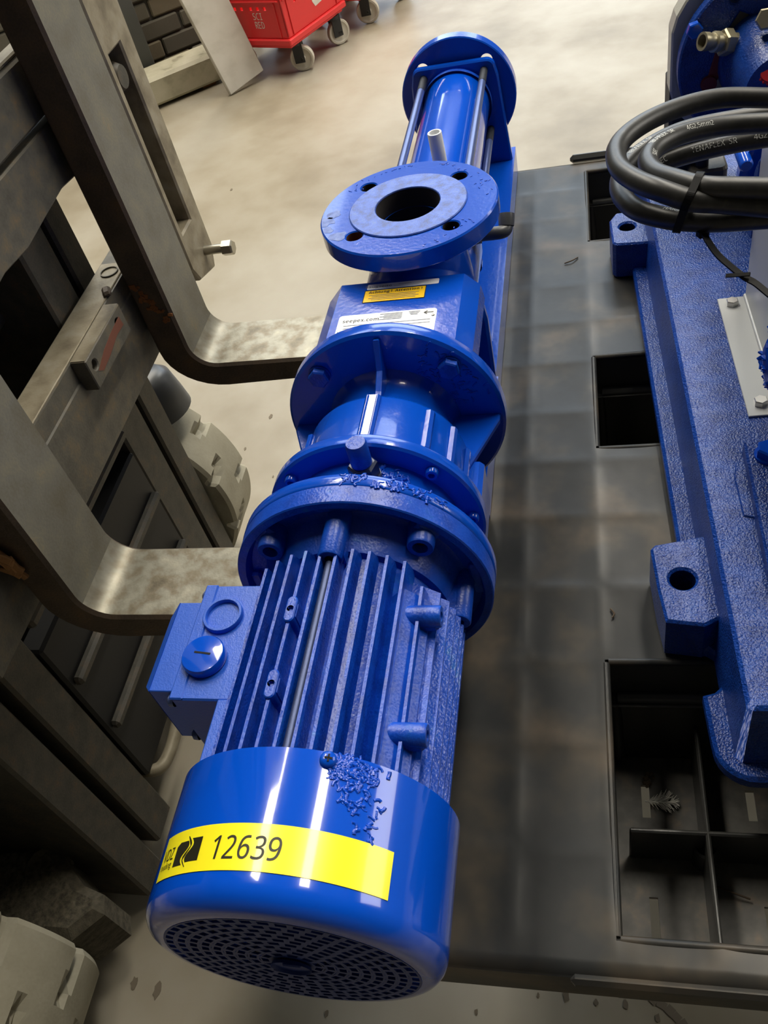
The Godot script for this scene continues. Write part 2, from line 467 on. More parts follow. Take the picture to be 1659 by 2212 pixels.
	M.brass = bumped(tri_map(plain(B.call(168, 160, 134), 0.35, 0.6), 0.05), n_cast, 0.1)
	M.fitting = plain(B.call(70, 72, 74), 0.38)
	M.red = plain(B.call(196, 40, 46), 0.35)
	M.redpaint = bumped(tri_map(plain(B.call(108, 40, 42), 0.7), 0.05), n_rough, 0.5)
	M.cable = bumped(tri_map(plain(Color.WHITE, 0.42), 0.08), n_peel, 0.08)
	M.cable.albedo_texture = colours(blend(cloud2, fine, 0.3), S, [[0.0, B.call(26, 26, 26)], [0.6, B.call(40, 40, 39)], [1.0, B.call(70, 66, 56)]])
	M.tie = plain(B.call(10, 10, 11), 0.5); M.tie.metallic_specular = 0.25
	M.print_white = plain(B.call(206, 208, 204), 0.6)
	M.print_grey = plain(B.call(150, 152, 148), 0.6)
	M.ink = plain(B.call(34, 32, 16), 0.5)
	M.inkgrey = plain(B.call(120, 126, 134), 0.6)
	M.yellow = plain(B.call(255, 240, 38), 0.3)
	M.yellow.clearcoat_enabled = true; M.yellow.clearcoat = 0.4; M.yellow.clearcoat_roughness = 0.08
	M.amber = plain(B.call(250, 200, 24), 0.35)
	M.white = plain(B.call(250, 251, 252), 0.3)
	M.whiteplastic = plain(B.call(226, 228, 230), 0.35)
	M.board = bumped(tri_map(plain(Color.WHITE, 0.55), 0.5), n_peel, 0.05)
	M.board.albedo_texture = colours(cloud, S, [[0.0, B.call(176, 172, 160)], [0.4, B.call(206, 202, 192)], [1.0, B.call(216, 213, 205)]])
	M.cream = bumped(tri_map(plain(Color.WHITE, 0.6), 0.6), n_rough, 0.12)
	M.cream.albedo_texture = colours(blend(cloud, cloud2, 0.3), S, [[0.0, B.call(110, 104, 84)], [0.35, B.call(176, 170, 146)], [1.0, B.call(196, 190, 168)]])
	M.redplastic = tri_map(plain(B.call(214, 44, 46), 0.4), 0.5)
	M.caster = plain(B.call(190, 184, 170), 0.5)
	M.casterdark = plain(B.call(30, 30, 30), 0.6)
	M.mortar = bumped(tri_map(plain(B.call(72, 70, 64), 0.95), 0.2), n_rough, 0.6)
	for i in 3:
		var c: Color = [B.call(104, 100, 88), B.call(92, 88, 78), B.call(116, 108, 90)][i]
		M["brick%d" % i] = bumped(tri_map(plain(c, 0.95), 0.13), n_rough, 0.7)
	M.post = bumped(tri_map(plain(B.call(84, 86, 84), 0.55, 0.2), 0.3), n_rough, 0.15)
	M.wall = bumped(tri_map(plain(B.call(96, 93, 86), 0.9), 0.8), n_rough, 0.1)
	M.ceil = plain(B.call(92, 92, 92), 0.9)
	M.feather = plain(B.call(225, 222, 214), 0.8)
	M.twig = plain(B.call(74, 62, 48), 0.9)

func panel_light(called: String, at: Vector3, size: Vector2, turn: Basis, energy: float, glow: float, c: Color, label: String) -> void:
	var b := MB.new()
	b.box(Vector3(0, 0, 0.03), Vector3(size.x + 0.04, size.y + 0.04, 0.05), 0.005)
	var t := thing(called, label, "light", at)
	t.basis = turn
	obj("housing", b, M.ceil, t)
	var g := MB.new(); g.box(Vector3.ZERO, Vector3(size.x, size.y, 0.012), 0.0)
	var e := plain(Color(0.9, 0.9, 0.9), 0.6)
	e.emission_enabled = true; e.emission = c; e.emission_energy_multiplier = glow
	obj("diffuser", g, e, t)
	var a := AreaLight3D.new(); a.name = "lamp_light"
	a.area_size = size; a.light_color = c; a.light_energy = energy
	a.shadow_enabled = true; a.area_range = 40.0; a.area_attenuation = 2.0
	t.add_child(a, true); a.position = Vector3(0, 0, -0.02)

func _ready() -> void:
	# ---------------------------------------------------------------- camera, sky, lights, exposure
	var cam := Camera3D.new(); cam.name = "camera"; add_child(cam)
	cam.transform = Transform3D(Basis(Vector3(0.97067, -0.20145, -0.13120), Vector3(0.03780, 0.66685, -0.74424), Vector3(0.23742, 0.71745, 0.65490)).orthonormalized(), Vector3(0, 1.3, 0))
	cam.fov = 60.96; cam.near = 0.02; cam.far = 100.0; cam.current = true
	var we := WorldEnvironment.new(); we.name = "environment"
	var env := Environment.new()
	env.background_mode = Environment.BG_COLOR; env.background_color = Color(0.55, 0.62, 0.72)
	env.tonemap_mode = Environment.TONE_MAPPER_LINEAR; env.tonemap_exposure = 1.0
	env.sdfgi_enabled = true; env.ssao_enabled = true; env.ssil_enabled = true
	we.environment = env; add_child(we)
	make_materials()
	var down := Basis(X, -PI / 2)
	var warm := Color(1.0, 0.97, 0.91); var cool := Color(0.86, 0.93, 1.0)
	panel_light("ceiling_light", Vector3(-2.1, 6.2, -4.9), Vector2(0.72, 7.0), down, 37.0, 9.0, warm, "long strip light on the ceiling left of the pump")
	panel_light("ceiling_light", Vector3(1.5, 6.2, -4.9), Vector2(0.72, 7.0), down, 37.0, 9.0, warm, "long strip light on the ceiling right of the pump")
	panel_light("roof_light", Vector3(0.5, 6.2, -9.6), Vector2(3.0, 4.6), down, 7.0, 4.0, cool, "daylight roof light far behind the pump")
	panel_light("roof_light", Vector3(-4.9, 6.2, -10.4), Vector2(3.2, 4.6), down, 7.0, 4.0, cool, "daylight roof light at the far left of the hall")
	panel_light("side_light", Vector3(6.9, 3.8, -4.2), Vector2(5.0, 2.4), Basis(Y, PI / 2), 9.0, 4.0, Color(1.0, 0.98, 0.94), "high side window band on the right wall")
	panel_light("door_light", Vector3(-0.8, 4.3, -15.6), Vector2(7.0, 3.4), Basis(Y, PI), 13.0, 3.0, cool, "bright band of windows high on the far wall")
	build_hall()
	build_pallet()
	build_forklift()
	build_pump()
	build_machine()
	build_cable()
	build_back()
	build_bits()

# ------------------------------------------------------------------ hall
func slab(called: String, c: Vector3, s: Vector3, m: Material) -> void:
	var b := MB.new(); b.box(c, s)
	struct(called, b, m)

func build_hall() -> void:
	slab("floor", Vector3(0, -0.1, -5.5), Vector3(15, 0.2, 22), M.floor)
	slab("ceiling", Vector3(0, 6.4, -5.5), Vector3(15, 0.2, 22), M.ceil)
	slab("wall_left", Vector3(-7.4, 3.2, -5.5), Vector3(0.2, 6.4, 22), M.wall)
	slab("wall_right", Vector3(7.4, 3.2, -5.5), Vector3(0.2, 6.4, 22), M.wall)
	slab("wall_far", Vector3(0, 3.2, -16.0), Vector3(15, 6.4, 0.2), M.wall)
	slab("wall_front", Vector3(0, 3.2, 5.0), Vector3(15, 6.4, 0.2), M.wall)

# ------------------------------------------------------------------ pallet
func deck_h(x: float, z: float) -> float:      # the skin sinks a little between the ribs under it
	var gx := absf(sin(PI * (x - 0.001) / 0.0715)); var gz := absf(sin(PI * (z + 1.262) / 0.0832))
	var e := minf(minf(x + 0.297, 0.525 - x), minf(z + 1.345, -0.173 - z))
	var k := clampf(e / 0.03, 0, 1)
	return DK - 0.0015 * sqrt(gx * gz) * k + 0.0007 * sin(17.0 * x + 5.0) * sin(13.0 * z) * k - 0.004 * pow(1.0 - clampf(e / 0.005, 0, 1), 2.0)

func build_pallet() -> void:
	var t := thing("plastic_pallet", "black plastic pallet with open square pockets carrying both blue machines", "pallet", Vector3(0.125, 0.475, -0.76))
	var at := -t.position
	var ox := Vector2(0.002, 0.252)
	var oz := [Vector2(-0.4305, -0.1985), Vector2(-0.858, -0.6975), Vector2(-1.3145, -1.11)]
	var xs := []; var zs := []
	var gx := -0.297
	while gx < 0.5251: xs.append(gx); gx += 0.01
	for q in [ox.x, ox.y, -0.2955, 0.5235]: xs.append(q)
	var gz := -1.345
	while gz < -0.1729: zs.append(gz); gz += 0.01
	for o in oz: zs.append(o.x); zs.append(o.y)
	zs.append(-0.173); zs.append(-1.3435); zs.append(-0.1745)
	xs.sort(); zs.sort()
	var b := MB.new()
	var nrm := func(x, z):
		var e := 0.0015
		return Vector3(deck_h(x - e, z) - deck_h(x + e, z), 2 * e, deck_h(x, z - e) - deck_h(x, z + e)).normalized()
	for i in xs.size() - 1:
		if xs[i + 1] - xs[i] < 1e-5: continue
		for j in zs.size() - 1:
			if zs[j + 1] - zs[j] < 1e-5: continue
			var mx: float = (xs[i] + xs[i + 1]) / 2; var mz: float = (zs[j] + zs[j + 1]) / 2
			var hole := false
			if mx > ox.x and mx < ox.y:
				for o in oz:
					if mz > o.x and mz < o.y: hole = true
			if hole: continue
			var p := []
			for q in [[xs[i], zs[j]], [xs[i + 1], zs[j]], [xs[i + 1], zs[j + 1]], [xs[i], zs[j + 1]]]:
				p.append([Vector3(q[0], deck_h(q[0], q[1]), q[1]), nrm.call(q[0], q[1])])
			b.quadn(p[0][0], p[1][0], p[2][0], p[3][0], p[0][1], p[1][1], p[2][1], p[3][1])
	# skirt round the deck and its underside
	var y0 := DK - 0.045
	b.quad(Vector3(-0.297, DK - 0.004, -0.173), Vector3(0.525, DK - 0.004, -0.173), Vector3(0.525, y0, -0.173), Vector3(-0.297, y0, -0.173), Z)
	b.quad(Vector3(-0.297, DK - 0.004, -1.345), Vector3(0.525, DK - 0.004, -1.345), Vector3(0.525, y0, -1.345), Vector3(-0.297, y0, -1.345), -Z)
	b.quad(Vector3(-0.297, DK - 0.004, -1.345), Vector3(-0.297, DK - 0.004, -0.173), Vector3(-0.297, y0, -0.173), Vector3(-0.297, y0, -1.345), -X)
	b.quad(Vector3(0.525, DK - 0.004, -1.345), Vector3(0.525, DK - 0.004, -0.173), Vector3(0.525, y0, -0.173), Vector3(0.525, y0, -1.345), X)
	for q in [[-0.297, 0.0, -1.345, -0.173], [0.254, 0.525, -1.345, -0.173], [0.0, 0.254, -0.196, -0.173], [0.0, 0.254, -0.695, -0.433], [0.0, 0.254, -1.108, -0.86], [0.0, 0.254, -1.345, -1.317]]:
		b.quad(Vector3(q[0], DK - 0.03, q[2]), Vector3(q[1], DK - 0.03, q[2]), Vector3(q[1], DK - 0.03, q[3]), Vector3(q[0], DK - 0.03, q[3]), -Y)
	obj("deck", b, M.plastic, t, at)
	# rolled bead round the right half of the near edge and a raised lip on the far edge
	var bd := MB.new()
	bd.box(Vector3(0.245, DK - 0.004, -0.1715), Vector3(0.55, 0.011, 0.007), 0.003)
	obj("edge_bead", bd, M.plastic, t, at)
	var lp := MB.new()
	lp.box(Vector3(0.25, DK + 0.003, -1.349), Vector3(0.54, 0.014, 0.012), 0.005)
	obj("edge_lip", lp, M.plasticdark, t, at)
	# hollow feet: a tapered well under every opening with a shelf on its back wall
	for k in 3:
		var o: Vector2 = oz[k]
		var w := MB.new()
		var yb := DK - 0.148
		var d := 0.006
		var step := 0.05
		w.quad(Vector3(ox.x, DK - 0.002, o.x), Vector3(ox.x, DK - 0.002, o.y), Vector3(ox.x + d, yb, o.y), Vector3(ox.x + d, yb, o.x), X)
		w.quad(Vector3(ox.y, DK - 0.002, o.x), Vector3(ox.y, DK - 0.002, o.y), Vector3(ox.y - d, yb, o.y), Vector3(ox.y - d, yb, o.x), -X)
		w.quad(Vector3(ox.x, DK - 0.002, o.y), Vector3(ox.y, DK - 0.002, o.y), Vector3(ox.y, yb, o.y - d), Vector3(ox.x, yb, o.y - d), -Z)
		w.quad(Vector3(ox.x, DK - 0.002, o.x), Vector3(ox.y, DK - 0.002, o.x), Vector3(ox.y, DK - step, o.x + 0.004), Vector3(ox.x, DK - step, o.x + 0.004), Z)
		w.quad(Vector3(ox.x, DK - step, o.x + 0.0), Vector3(ox.y, DK - step, o.x + 0.0), Vector3(ox.y, DK - step - 0.004, o.x + 0.016), Vector3(ox.x, DK - step - 0.004, o.x + 0.016), Y)
		w.quad(Vector3(ox.x, DK - step - 0.002, o.x + 0.014), Vector3(ox.y, DK - step - 0.006, o.x + 0.014), Vector3(ox.y, yb, o.x + 0.018), Vector3(ox.x, yb, o.x + 0.018), Z)
		obj("foot_well", w, M.plasticdark, t, at)
		var sh := MB.new()
		sh.tube([Vector3(ox.x + 0.01, DK - step - 0.004, o.x + 0.006), Vector3(ox.y - 0.01, DK - step - 0.004, o.x + 0.006)], 0.0075, 12)
		sh.tube([Vector3(ox.x + 0.007, DK - step - 0.004, o.x + 0.01), Vector3(ox.x + 0.009, yb + 0.01, o.x + 0.02)], 0.007, 10)
		obj("well_shelf", sh, M.plasticdark, t, at)
		var rim := MB.new()
		rim.tube([Vector3(ox.x + 0.001, DK - 0.003, o.y - 0.003), Vector3(ox.x + 0.001, DK - 0.003, o.x + 0.003)], 0.0034, 8)
		rim.tube([Vector3(ox.x + 0.003, DK - 0.003, o.x + 0.001), Vector3(ox.y - 0.003, DK - 0.003, o.x + 0.001)], 0.0034, 8)
		rim.tube([Vector3(ox.x + 0.003, DK - 0.003, o.y - 0.001), Vector3(ox.y - 0.003, DK - 0.003, o.y - 0.001)], 0.0034, 8)
		obj("well_rim", rim, M.plastic, t, at)
		var f := MB.new()
		if k == 0:
			var slots := []
			for q in [[0.031, -0.384, 0.0385, -0.352], [0.032, -0.28, 0.0395, -0.246], [0.124, -0.382, 0.132, -0.353], [0.126, -0.278, 0.1335, -0.246], [0.217, -0.382, 0.2245, -0.353], [0.217, -0.278, 0.2245, -0.246]]:
				slots.append(rect(q[0], q[1], q[2], q[3]))
			f.extrude(rect(ox.x, o.x, ox.y, o.y), slots, yb - 0.004, yb, plan())
			obj("foot_plate", f, M.plasticgrey, t, at)
			for q in [0.081, 0.174]:
				var rb := MB.new()
				rb.box(Vector3(q, DK - 0.118, (o.x + o.y) / 2), Vector3(0.004, 0.06, o.y - o.x - 0.012), 0.0014)
				obj("rib", rb, M.plasticdark, t, at)
			var rc := MB.new()
			rc.box(Vector3((ox.x + ox.y) / 2, DK - 0.118, -0.3155), Vector3(ox.y - ox.x - 0.03, 0.06, 0.004), 0.0014)
			obj("rib", rc, M.plasticdark, t, at)
			for q in [0.081, 0.174]:
				var bo := MB.new()
				bo.lathe([Vector2(0.011, 0), Vector2(0.011, 0.03), Vector2(0.009, 0.032), Vector2(0.008, 0.0)], Transform3D(Basis(), Vector3(q, yb, -0.3155)), 24)
				obj("boss", bo, M.plasticdark, t, at)
		else:
			f.box(Vector3((ox.x + ox.y) / 2, yb - 0.002, (o.x + o.y) / 2), Vector3(ox.y - ox.x, 0.004, o.y - o.x))
			obj("foot_plate", f, M.plasticgrey, t, at)
			var rb := MB.new()
			rb.box(Vector3(0.13, DK - 0.118, (o.x + o.y) / 2), Vector3(0.004, 0.06, o.y - o.x - 0.012), 0.0014)
			obj("rib", rb, M.plasticdark, t, at)
		# the outer feet of this row
		for q in [[-0.262, -0.12], [0.372, 0.513]]:
			var ft := MB.new()
			ft.box(Vector3((q[0] + q[1]) / 2, DK - 0.0895, (o.x + o.y) / 2), Vector3(q[1] - q[0], 0.119, o.y - o.x - 0.01), 0.006)
			obj("foot", ft, M.plasticdark, t, at)

# ------------------------------------------------------------------ fork truck
func fork(truck: Node3D, at: Vector3, label: String, z0: float, z1: float, top: float) -> void:
	var xf := -0.565; var xb := -0.613; var ri := 0.035; var ro := 0.085; var yt := 0.5795; var yb := 0.5385
	# outline in (x, y): shank front down, inner bend, blade top, tip, blade bottom, outer bend, shank back
	var front := []; var back := []
	front.append(Vector2(xf, top))
	for i in 9:
		var a := PI + PI / 2 * i / 8.0
		front.append(Vector2(xf + ri + ri * cos(a), yt + ri + ri * sin(a)))
	front.append(Vector2(0.40, yt - 0.012))
	back.append(Vector2(xb, top))
	for i in 9:
		var a := PI + PI / 2 * i / 8.0
		back.append(Vector2(xb + ro + ro * cos(a), yb + ro * 0.8 + ro * 0.8 * sin(a)))
	back.append(Vector2(0.40, yt - 0.022))
	var ch := 0.004
	var t: Node = null
	for part in [2, 0, 1]:
		var b := MB.new()
		var side := func(L: Array, out: float):
			for i in L.size() - 1:
				var d: Vector2 = L[i + 1] - L[i]
				var nn := Vector3(-d.y, d.x, 0).normalized() * out
				var n0 := nn; var n1 := nn
				if i > 0: var d0: Vector2 = L[i] - L[i - 1]; n0 = (Vector3(-d0.y, d0.x, 0).normalized() * out + nn).normalized()
				if i < L.size() - 2: var d1: Vector2 = L[i + 2] - L[i + 1]; n1 = (Vector3(-d1.y, d1.x, 0).normalized() * out + nn).normalized()
				b.quadn(Vector3(L[i].x, L[i].y, z0 + ch), Vector3(L[i].x, L[i].y, z1 - ch), Vector3(L[i + 1].x, L[i + 1].y, z1 - ch), Vector3(L[i + 1].x, L[i + 1].y, z0 + ch), n0, n0, n1, n1)
		if part == 0:        # painted upright face
			side.call(front.slice(0, 4), 1.0)
			obj("shank_face", b, M.forkshank, t)
		elif part == 1:      # polished heel and blade top
			side.call(front.slice(3), 1.0)
			obj("blade_face", b, M.forkface, t)
		else:
			side.call(back, -1.0)
			for s in 2:
				var z := z0 if s == 0 else z1
				var zc := z0 + ch if s == 0 else z1 - ch
				var nz := -Z if s == 0 else Z
				for i in front.size() - 1:
					var a: Vector2 = front[i]; var c: Vector2 = front[i + 1]; var d: Vector2 = back[i + 1]; var e: Vector2 = back[i]
					var sh := func(p: Vector2, q: Vector2, k: float): var w := (q - p).normalized() * k; return p + w
					var a2: Vector2 = sh.call(a, e, ch); var c2: Vector2 = sh.call(c, d, ch); var d2: Vector2 = sh.call(d, c, ch); var e2: Vector2 = sh.call(e, a, ch)
					b.quad(Vector3(a2.x, a2.y, z), Vector3(c2.x, c2.y, z), Vector3(d2.x, d2.y, z), Vector3(e2.x, e2.y, z), nz)
					var fn := (nz + Vector3(a.x - e.x, a.y - e.y, 0).normalized()).normalized()
					b.quad(Vector3(a.x, a.y, zc), Vector3(c.x, c.y, zc), Vector3(c2.x, c2.y, z), Vector3(a2.x, a2.y, z), fn)
					b.quad(Vector3(e.x, e.y, zc), Vector3(d.x, d.y, zc), Vector3(d2.x, d2.y, z), Vector3(e2.x, e2.y, z), (nz * 2.0 - fn).normalized())
			b.quad(Vector3(0.40, yt - 0.012, z0), Vector3(0.40, yt - 0.012, z1), Vector3(0.40, yt - 0.022, z1), Vector3(0.40, yt - 0.022, z0), X)
			b.quad(Vector3(xf, top, z0), Vector3(xf, top, z1), Vector3(xb, top, z1), Vector3(xb, top, z0), Y)
			t = obj("fork_arm", b, M.forkside, truck, at)
			t.set_meta("label", label)

func tyre(t: Node3D, at: Vector3, z0: float, z1: float) -> void:
	var c := Vector3(-0.868, 0.215, 0.0)
	var r := 0.215
	var w := z1 - z0
	var b := MB.new()
	# solid tyre: tread with lug notches cut into both shoulders
	var N := 176
	var prof := func(k: int, inner: bool) -> float: return r
	var rows := [[0.03, -0.105], [0.0, -0.05], [0.0, -0.006], [0.05, 0.0], [0.22, 0.0], [0.38, 0.0], [0.5, 0.0], [0.62, 0.0], [0.78, 0.0], [0.95, 0.0], [1.0, -0.006], [1.0, -0.05], [0.97, -0.105]]
	var hgt := func(i: int, k: int) -> float:
		var h: float = r + rows[i][1]
		var ph := k % 16
		var lug := (ph <= 1)
		var lug2 := (ph == 8 or ph == 9)
		if i >= 2 and i <= 4 and lug: h -= 0.014
		if i == 5 and (ph == 2 or ph == 1): h -= 0.012
		if i >= 8 and i <= 10 and lug2: h -= 0.014
		if i == 7 and (ph == 9 or ph == 10): h -= 0.012
		return h
	var P := func(i: int, k: int) -> Vector3:
		var a := TAU * (k % N) / N
		var h: float = hgt.call(i, k % N)
		return Vector3(c.x + h * cos(a), c.y + h * sin(a), z0 + w * rows[i][0])
	for k in N:
		for i in rows.size() - 1:
			var p0: Vector3 = P.call(i, k); var p1: Vector3 = P.call(i + 1, k); var p2: Vector3 = P.call(i + 1, k + 1); var p3: Vector3 = P.call(i, k + 1)
			var nn := (p1 - p0).cross(p3 - p0)
			if nn.length() < 1e-10: nn = (p2 - p1).cross(p3 - p1)
			nn = nn.normalized()
			var rad := Vector3(cos(TAU * (k + 0.5) / N), sin(TAU * (k + 0.5) / N), (rows[i][0] + rows[i + 1][0] - 1.0) * 1.0)
			if nn.dot(rad) < 0: nn = -nn
			b.quad(p0, p1, p2, p3, nn)
	var ty := obj("tyre", b, M.tyre, t, at)
	var h := MB.new()
	var h2 := MB.new()
	var ring := [Vector2(0.112, z0 + 0.006), Vector2(0.111, z0 + 0.010), Vector2(0.11, z0 + 0.03), Vector2(0.04, z0 + 0.03), Vector2(0.0, z0 + 0.02)]
	h.lathe(ring, Transform3D(Basis(X, Z, -Y), c), 40)
	var ring2 := [Vector2(0.112, z1 - 0.006), Vector2(0.111, z1 - 0.010), Vector2(0.11, z1 - 0.03), Vector2(0.0, z1 - 0.03)]
	h2.lathe(ring2, Transform3D(Basis(X, Z, -Y), c), 40)
	obj("rim", h, M.frame, ty)
	obj("rim", h2, M.frame, ty)

func build_forklift() -> void:
	var t := thing("fork_truck", "front of a worn dark steel fork truck with mast, carriage and grey tyres", "fork truck", Vector3(-0.8, 0, -0.7))
	var at := -t.position
	# mast: an outer and an inner channel on each side
	for q in [[-1.012, -0.963, -0.68, -0.86, 0.03], [-0.945, -0.876, -0.676, -0.84, 0.06], [-0.515, -0.457, -0.676, -0.84, 0.06], [-0.441, -0.385, -0.68, -0.86, 0.03]]:
		var b := MB.new()
		var zc: float = (q[0] + q[1]) / 2
		b.box(Vector3((q[2] + q[3]) / 2, 1.2 + q[4] / 2, zc), Vector3(q[2] - q[3], 2.4 - q[4], q[1] - q[0]), 0.004)
		obj("mast_rail", b, M.mast, t, at)
	for y in [0.1, 2.3]:
		var b := MB.new(); b.box(Vector3(-0.85, y, -0.7), Vector3(0.05, 0.1, 0.36), 0.006)
		obj("mast_crosspiece", b, M.mast, t, at)
	# lift cylinder, chain, hoses and the dark front of the truck
	var p := MB.new(); p.box(Vector3(-1.0, 0.66, -0.7), Vector3(0.08, 1.2, 0.9), 0.01)
	obj("front_panel", p, M.black, t, at)
	var pl := MB.new(); pl.box(Vector3(-1.5, 0.5, -0.7), Vector3(0.9, 0.7, 0.75), 0.03)
	obj("chassis", pl, M.black, t, at)
	for z in [-0.635, -0.76]:
		var ch := MB.new(); ch.tube([Vector3(-0.83, 0.08, z), Vector3(-0.83, 2.3, z)], 0.024, 18)
		obj("lift_cylinder", ch, M.black, t, at)
	for z in [-0.585, -0.825]:
		var ch := MB.new(); ch.box(Vector3(-0.80, 1.2, z), Vector3(0.012, 2.1, 0.018), 0.003)
		obj("lift_chain", ch, M.frame, t, at)
	var cp := MB.new(); cp.box(Vector3(-0.69, 0.33, -0.696), Vector3(0.035, 0.34, 0.356), 0.004)
	obj("mast_crosspiece", cp, M.black, t, at)
	for y in [0.545, 0.415, 0.30]:
		var br := MB.new(); br.box(Vector3(-0.667, y, -0.696), Vector3(0.014, 0.016, 0.34), 0.004)
		obj("hose_bracket", br, M.mast, t, at)
	var hs := MB.new()
	hs.tube(smooth_path([Vector3(-0.77, 0.88, -0.97), Vector3(-0.75, 0.83, -0.965), Vector3(-0.745, 0.79, -0.958), Vector3(-0.75, 0.762, -0.925), Vector3(-0.76, 0.75, -0.88), Vector3(-0.77, 0.74, -0.82)], 6), 0.012, 12)
	obj("hydraulic_hose", hs, M.frame, t, at)
	var h2 := MB.new()
	h2.tube(smooth_path([Vector3(-0.655, 0.17, -0.64), Vector3(-0.655, 0.158, -0.60), Vector3(-0.658, 0.15, -0.56), Vector3(-0.668, 0.150, -0.535), Vector3(-0.70, 0.155, -0.528)], 6), 0.010, 12)
	obj("hydraulic_hose", h2, M.framelight, t, at)
	# upper carriage plates
	var u := MB.new(); u.box(Vector3(-0.634, 0.985, -0.75), Vector3(0.026, 0.068, 0.76), 0.004)
	obj("upper_carriage_bar", u, M.frame, t, at)
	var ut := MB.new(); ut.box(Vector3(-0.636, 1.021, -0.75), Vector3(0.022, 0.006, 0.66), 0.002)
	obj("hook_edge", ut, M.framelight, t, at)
	var u2 := MB.new()
	var low := PackedVector2Array([Vector2(-1.12, 0.944), Vector2(-0.40, 0.944), Vector2(-0.40, 0.86)])
	for i in 13: low.append(Vector2(-0.42 - 0.70 * i / 12.0, 0.868 + 0.0035 * sin(i * 2.3) + (0.006 if i > 7 else 0.0)))
	u2.extrude(low, [circle(Vector2(-0.79, 0.918), 0.006, 14)], -0.652, -0.622, Transform3D(Basis(Z, Y, X), Vector3.ZERO), 0.002)
	obj("upper_carriage_plate", u2, M.frame, t, at)
	# lower carriage bar: (x, y) section drawn along z
	var sec := PackedVector2Array([Vector2(-0.667, 0.732), Vector2(-0.621, 0.732), Vector2(-0.621, 0.705), Vector2(-0.619, 0.703), Vector2(-0.6175, 0.648), Vector2(-0.623, 0.597), Vector2(-0.667, 0.597)])
	var lb := MB.new()
	lb.extrude(sec, [], -1.10, -0.42, Transform3D(), 0.003)
	obj("lower_carriage_bar", lb, M.frame, t, at)
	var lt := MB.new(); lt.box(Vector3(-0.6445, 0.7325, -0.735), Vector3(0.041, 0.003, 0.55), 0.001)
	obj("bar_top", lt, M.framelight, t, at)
	var lr := MB.new(); lr.lathe([Vector2(0.013, 0.0), Vector2(0.013, 0.002), Vector2(0.0115, 0.002), Vector2(0.0115, 0.0)], Transform3D(Basis(), Vector3(-0.642, 0.734, -0.985)), 24)
	obj("weld_ring", lr, M.frame, t, at)
	var ws := MB.new(); ws.box(Vector3(-0.625, 0.737, -0.932), Vector3(0.012, 0.008, 0.02), 0.003, Basis(Y, 0.5))
	obj("weld_lump", ws, M.forkside, t, at)
	# guide block with two countersunk screws
	var gb := MB.new()
	gb.extrude(rect(-0.907, 0.690, -0.784, 0.733), [circle(Vector2(-0.80, 0.717), 0.0068, 18), circle(Vector2(-0.885, 0.717), 0.0068, 18)], -0.622, -0.600, Transform3D(Basis(Z, Y, X), Vector3.ZERO), 0.0015)
	var g := obj("guide_block", gb, M.frame, t, at)
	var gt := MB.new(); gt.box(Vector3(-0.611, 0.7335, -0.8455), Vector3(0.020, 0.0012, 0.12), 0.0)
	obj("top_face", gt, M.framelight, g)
	var pt := MB.new(); pt.extrude(PackedVector2Array([Vector2(-0.81, 0.700), Vector2(-0.80, 0.707), Vector2(-0.83, 0.716), Vector2(-0.86, 0.720), Vector2(-0.893, 0.722), Vector2(-0.895, 0.708), Vector2(-0.87, 0.709), Vector2(-0.84, 0.703)]), [], -0.600, -0.5995, Transform3D(Basis(Z, Y, X), Vector3.ZERO))
	obj("primer_patch", pt, M.redoxide, g)
	for z in [-0.80, -0.885]:
		var sc := MB.new(); sc.lathe([Vector2(0.0066, 0), Vector2(0.0066, 0.004), Vector2(0.003, 0.004), Vector2(0.003, 0.0)], along(Vector3(-0.612, 0.717, z), X), 18)
		obj("screw", sc, M.framelight, g)
	# slotted post of the load guard beyond the far fork
	var po := MB.new()
	var outl := PackedVector2Array([Vector2(-1.135, 1.6), Vector2(-1.135, 0.635), Vector2(-1.150, 0.607), Vector2(-1.215, 0.590), Vector2(-1.234, 0.622), Vector2(-1.236, 1.6)])
	po.extrude(outl, [rect(-1.194, 0.69, -1.150, 0.952)], -0.640, -0.600, Transform3D(Basis(Z, Y, X), Vector3.ZERO), 0.003)
	var pp := obj("guard_post", po, M.framelight, t, at)
	var pk := MB.new(); pk.box(Vector3(-0.645, 0.82, -1.172), Vector3(0.012, 0.30, 0.09), 0.002)
	obj("slot_back", pk, M.black, pp)
	var sl := MB.new(); sl.lathe([Vector2(0.02, 0), Vector2(0.02, 0.04), Vector2(0.015, 0.05), Vector2(0, 0.05)], along(Vector3(-0.652, 0.918, -1.168), X), 20)
	obj("slot_roller", sl, M.mast, pp)
	var bo := MB.new()
	bo.lathe([Vector2(0.0075, 0), Vector2(0.0075, 0.034), Vector2(0.0, 0.034)], along(Vector3(-0.602, 0.630, -1.2), X), 16)
	hex_head(bo, Vector3(-0.568, 0.630, -1.2), X, 0.021, 0.018, 0.3)
	obj("locking_bolt", bo, M.zinc, pp)
	# tyres, mudguard, mast foot
	tyre(t, at, -1.135, -1.020)
	tyre(t, at, -0.262, -0.120)
	var mg := MB.new()
	mg.lathe([Vector2(0.0, 0.062), Vector2(0.03, 0.060), Vector2(0.045, 0.045), Vector2(0.050, 0.005), Vector2(0.052, -0.022), Vector2(0.046, -0.026), Vector2(0.0, -0.026)], Transform3D(Basis(Z, 0.12), Vector3(-0.735, 0.42, -1.085)), 28)
	obj("mudguard", mg, M.fitting, t, at)
	var ft := MB.new()
	ft.extrude(PackedVector2Array([Vector2(-0.88, -0.385), Vector2(-0.765, -0.395), Vector2(-0.70, -0.345), Vector2(-0.665, -0.335), Vector2(-0.655, -0.31), Vector2(-0.69, -0.275), Vector2(-0.88, -0.275)]), [], 0.09, 0.20, plan(), 0.012)
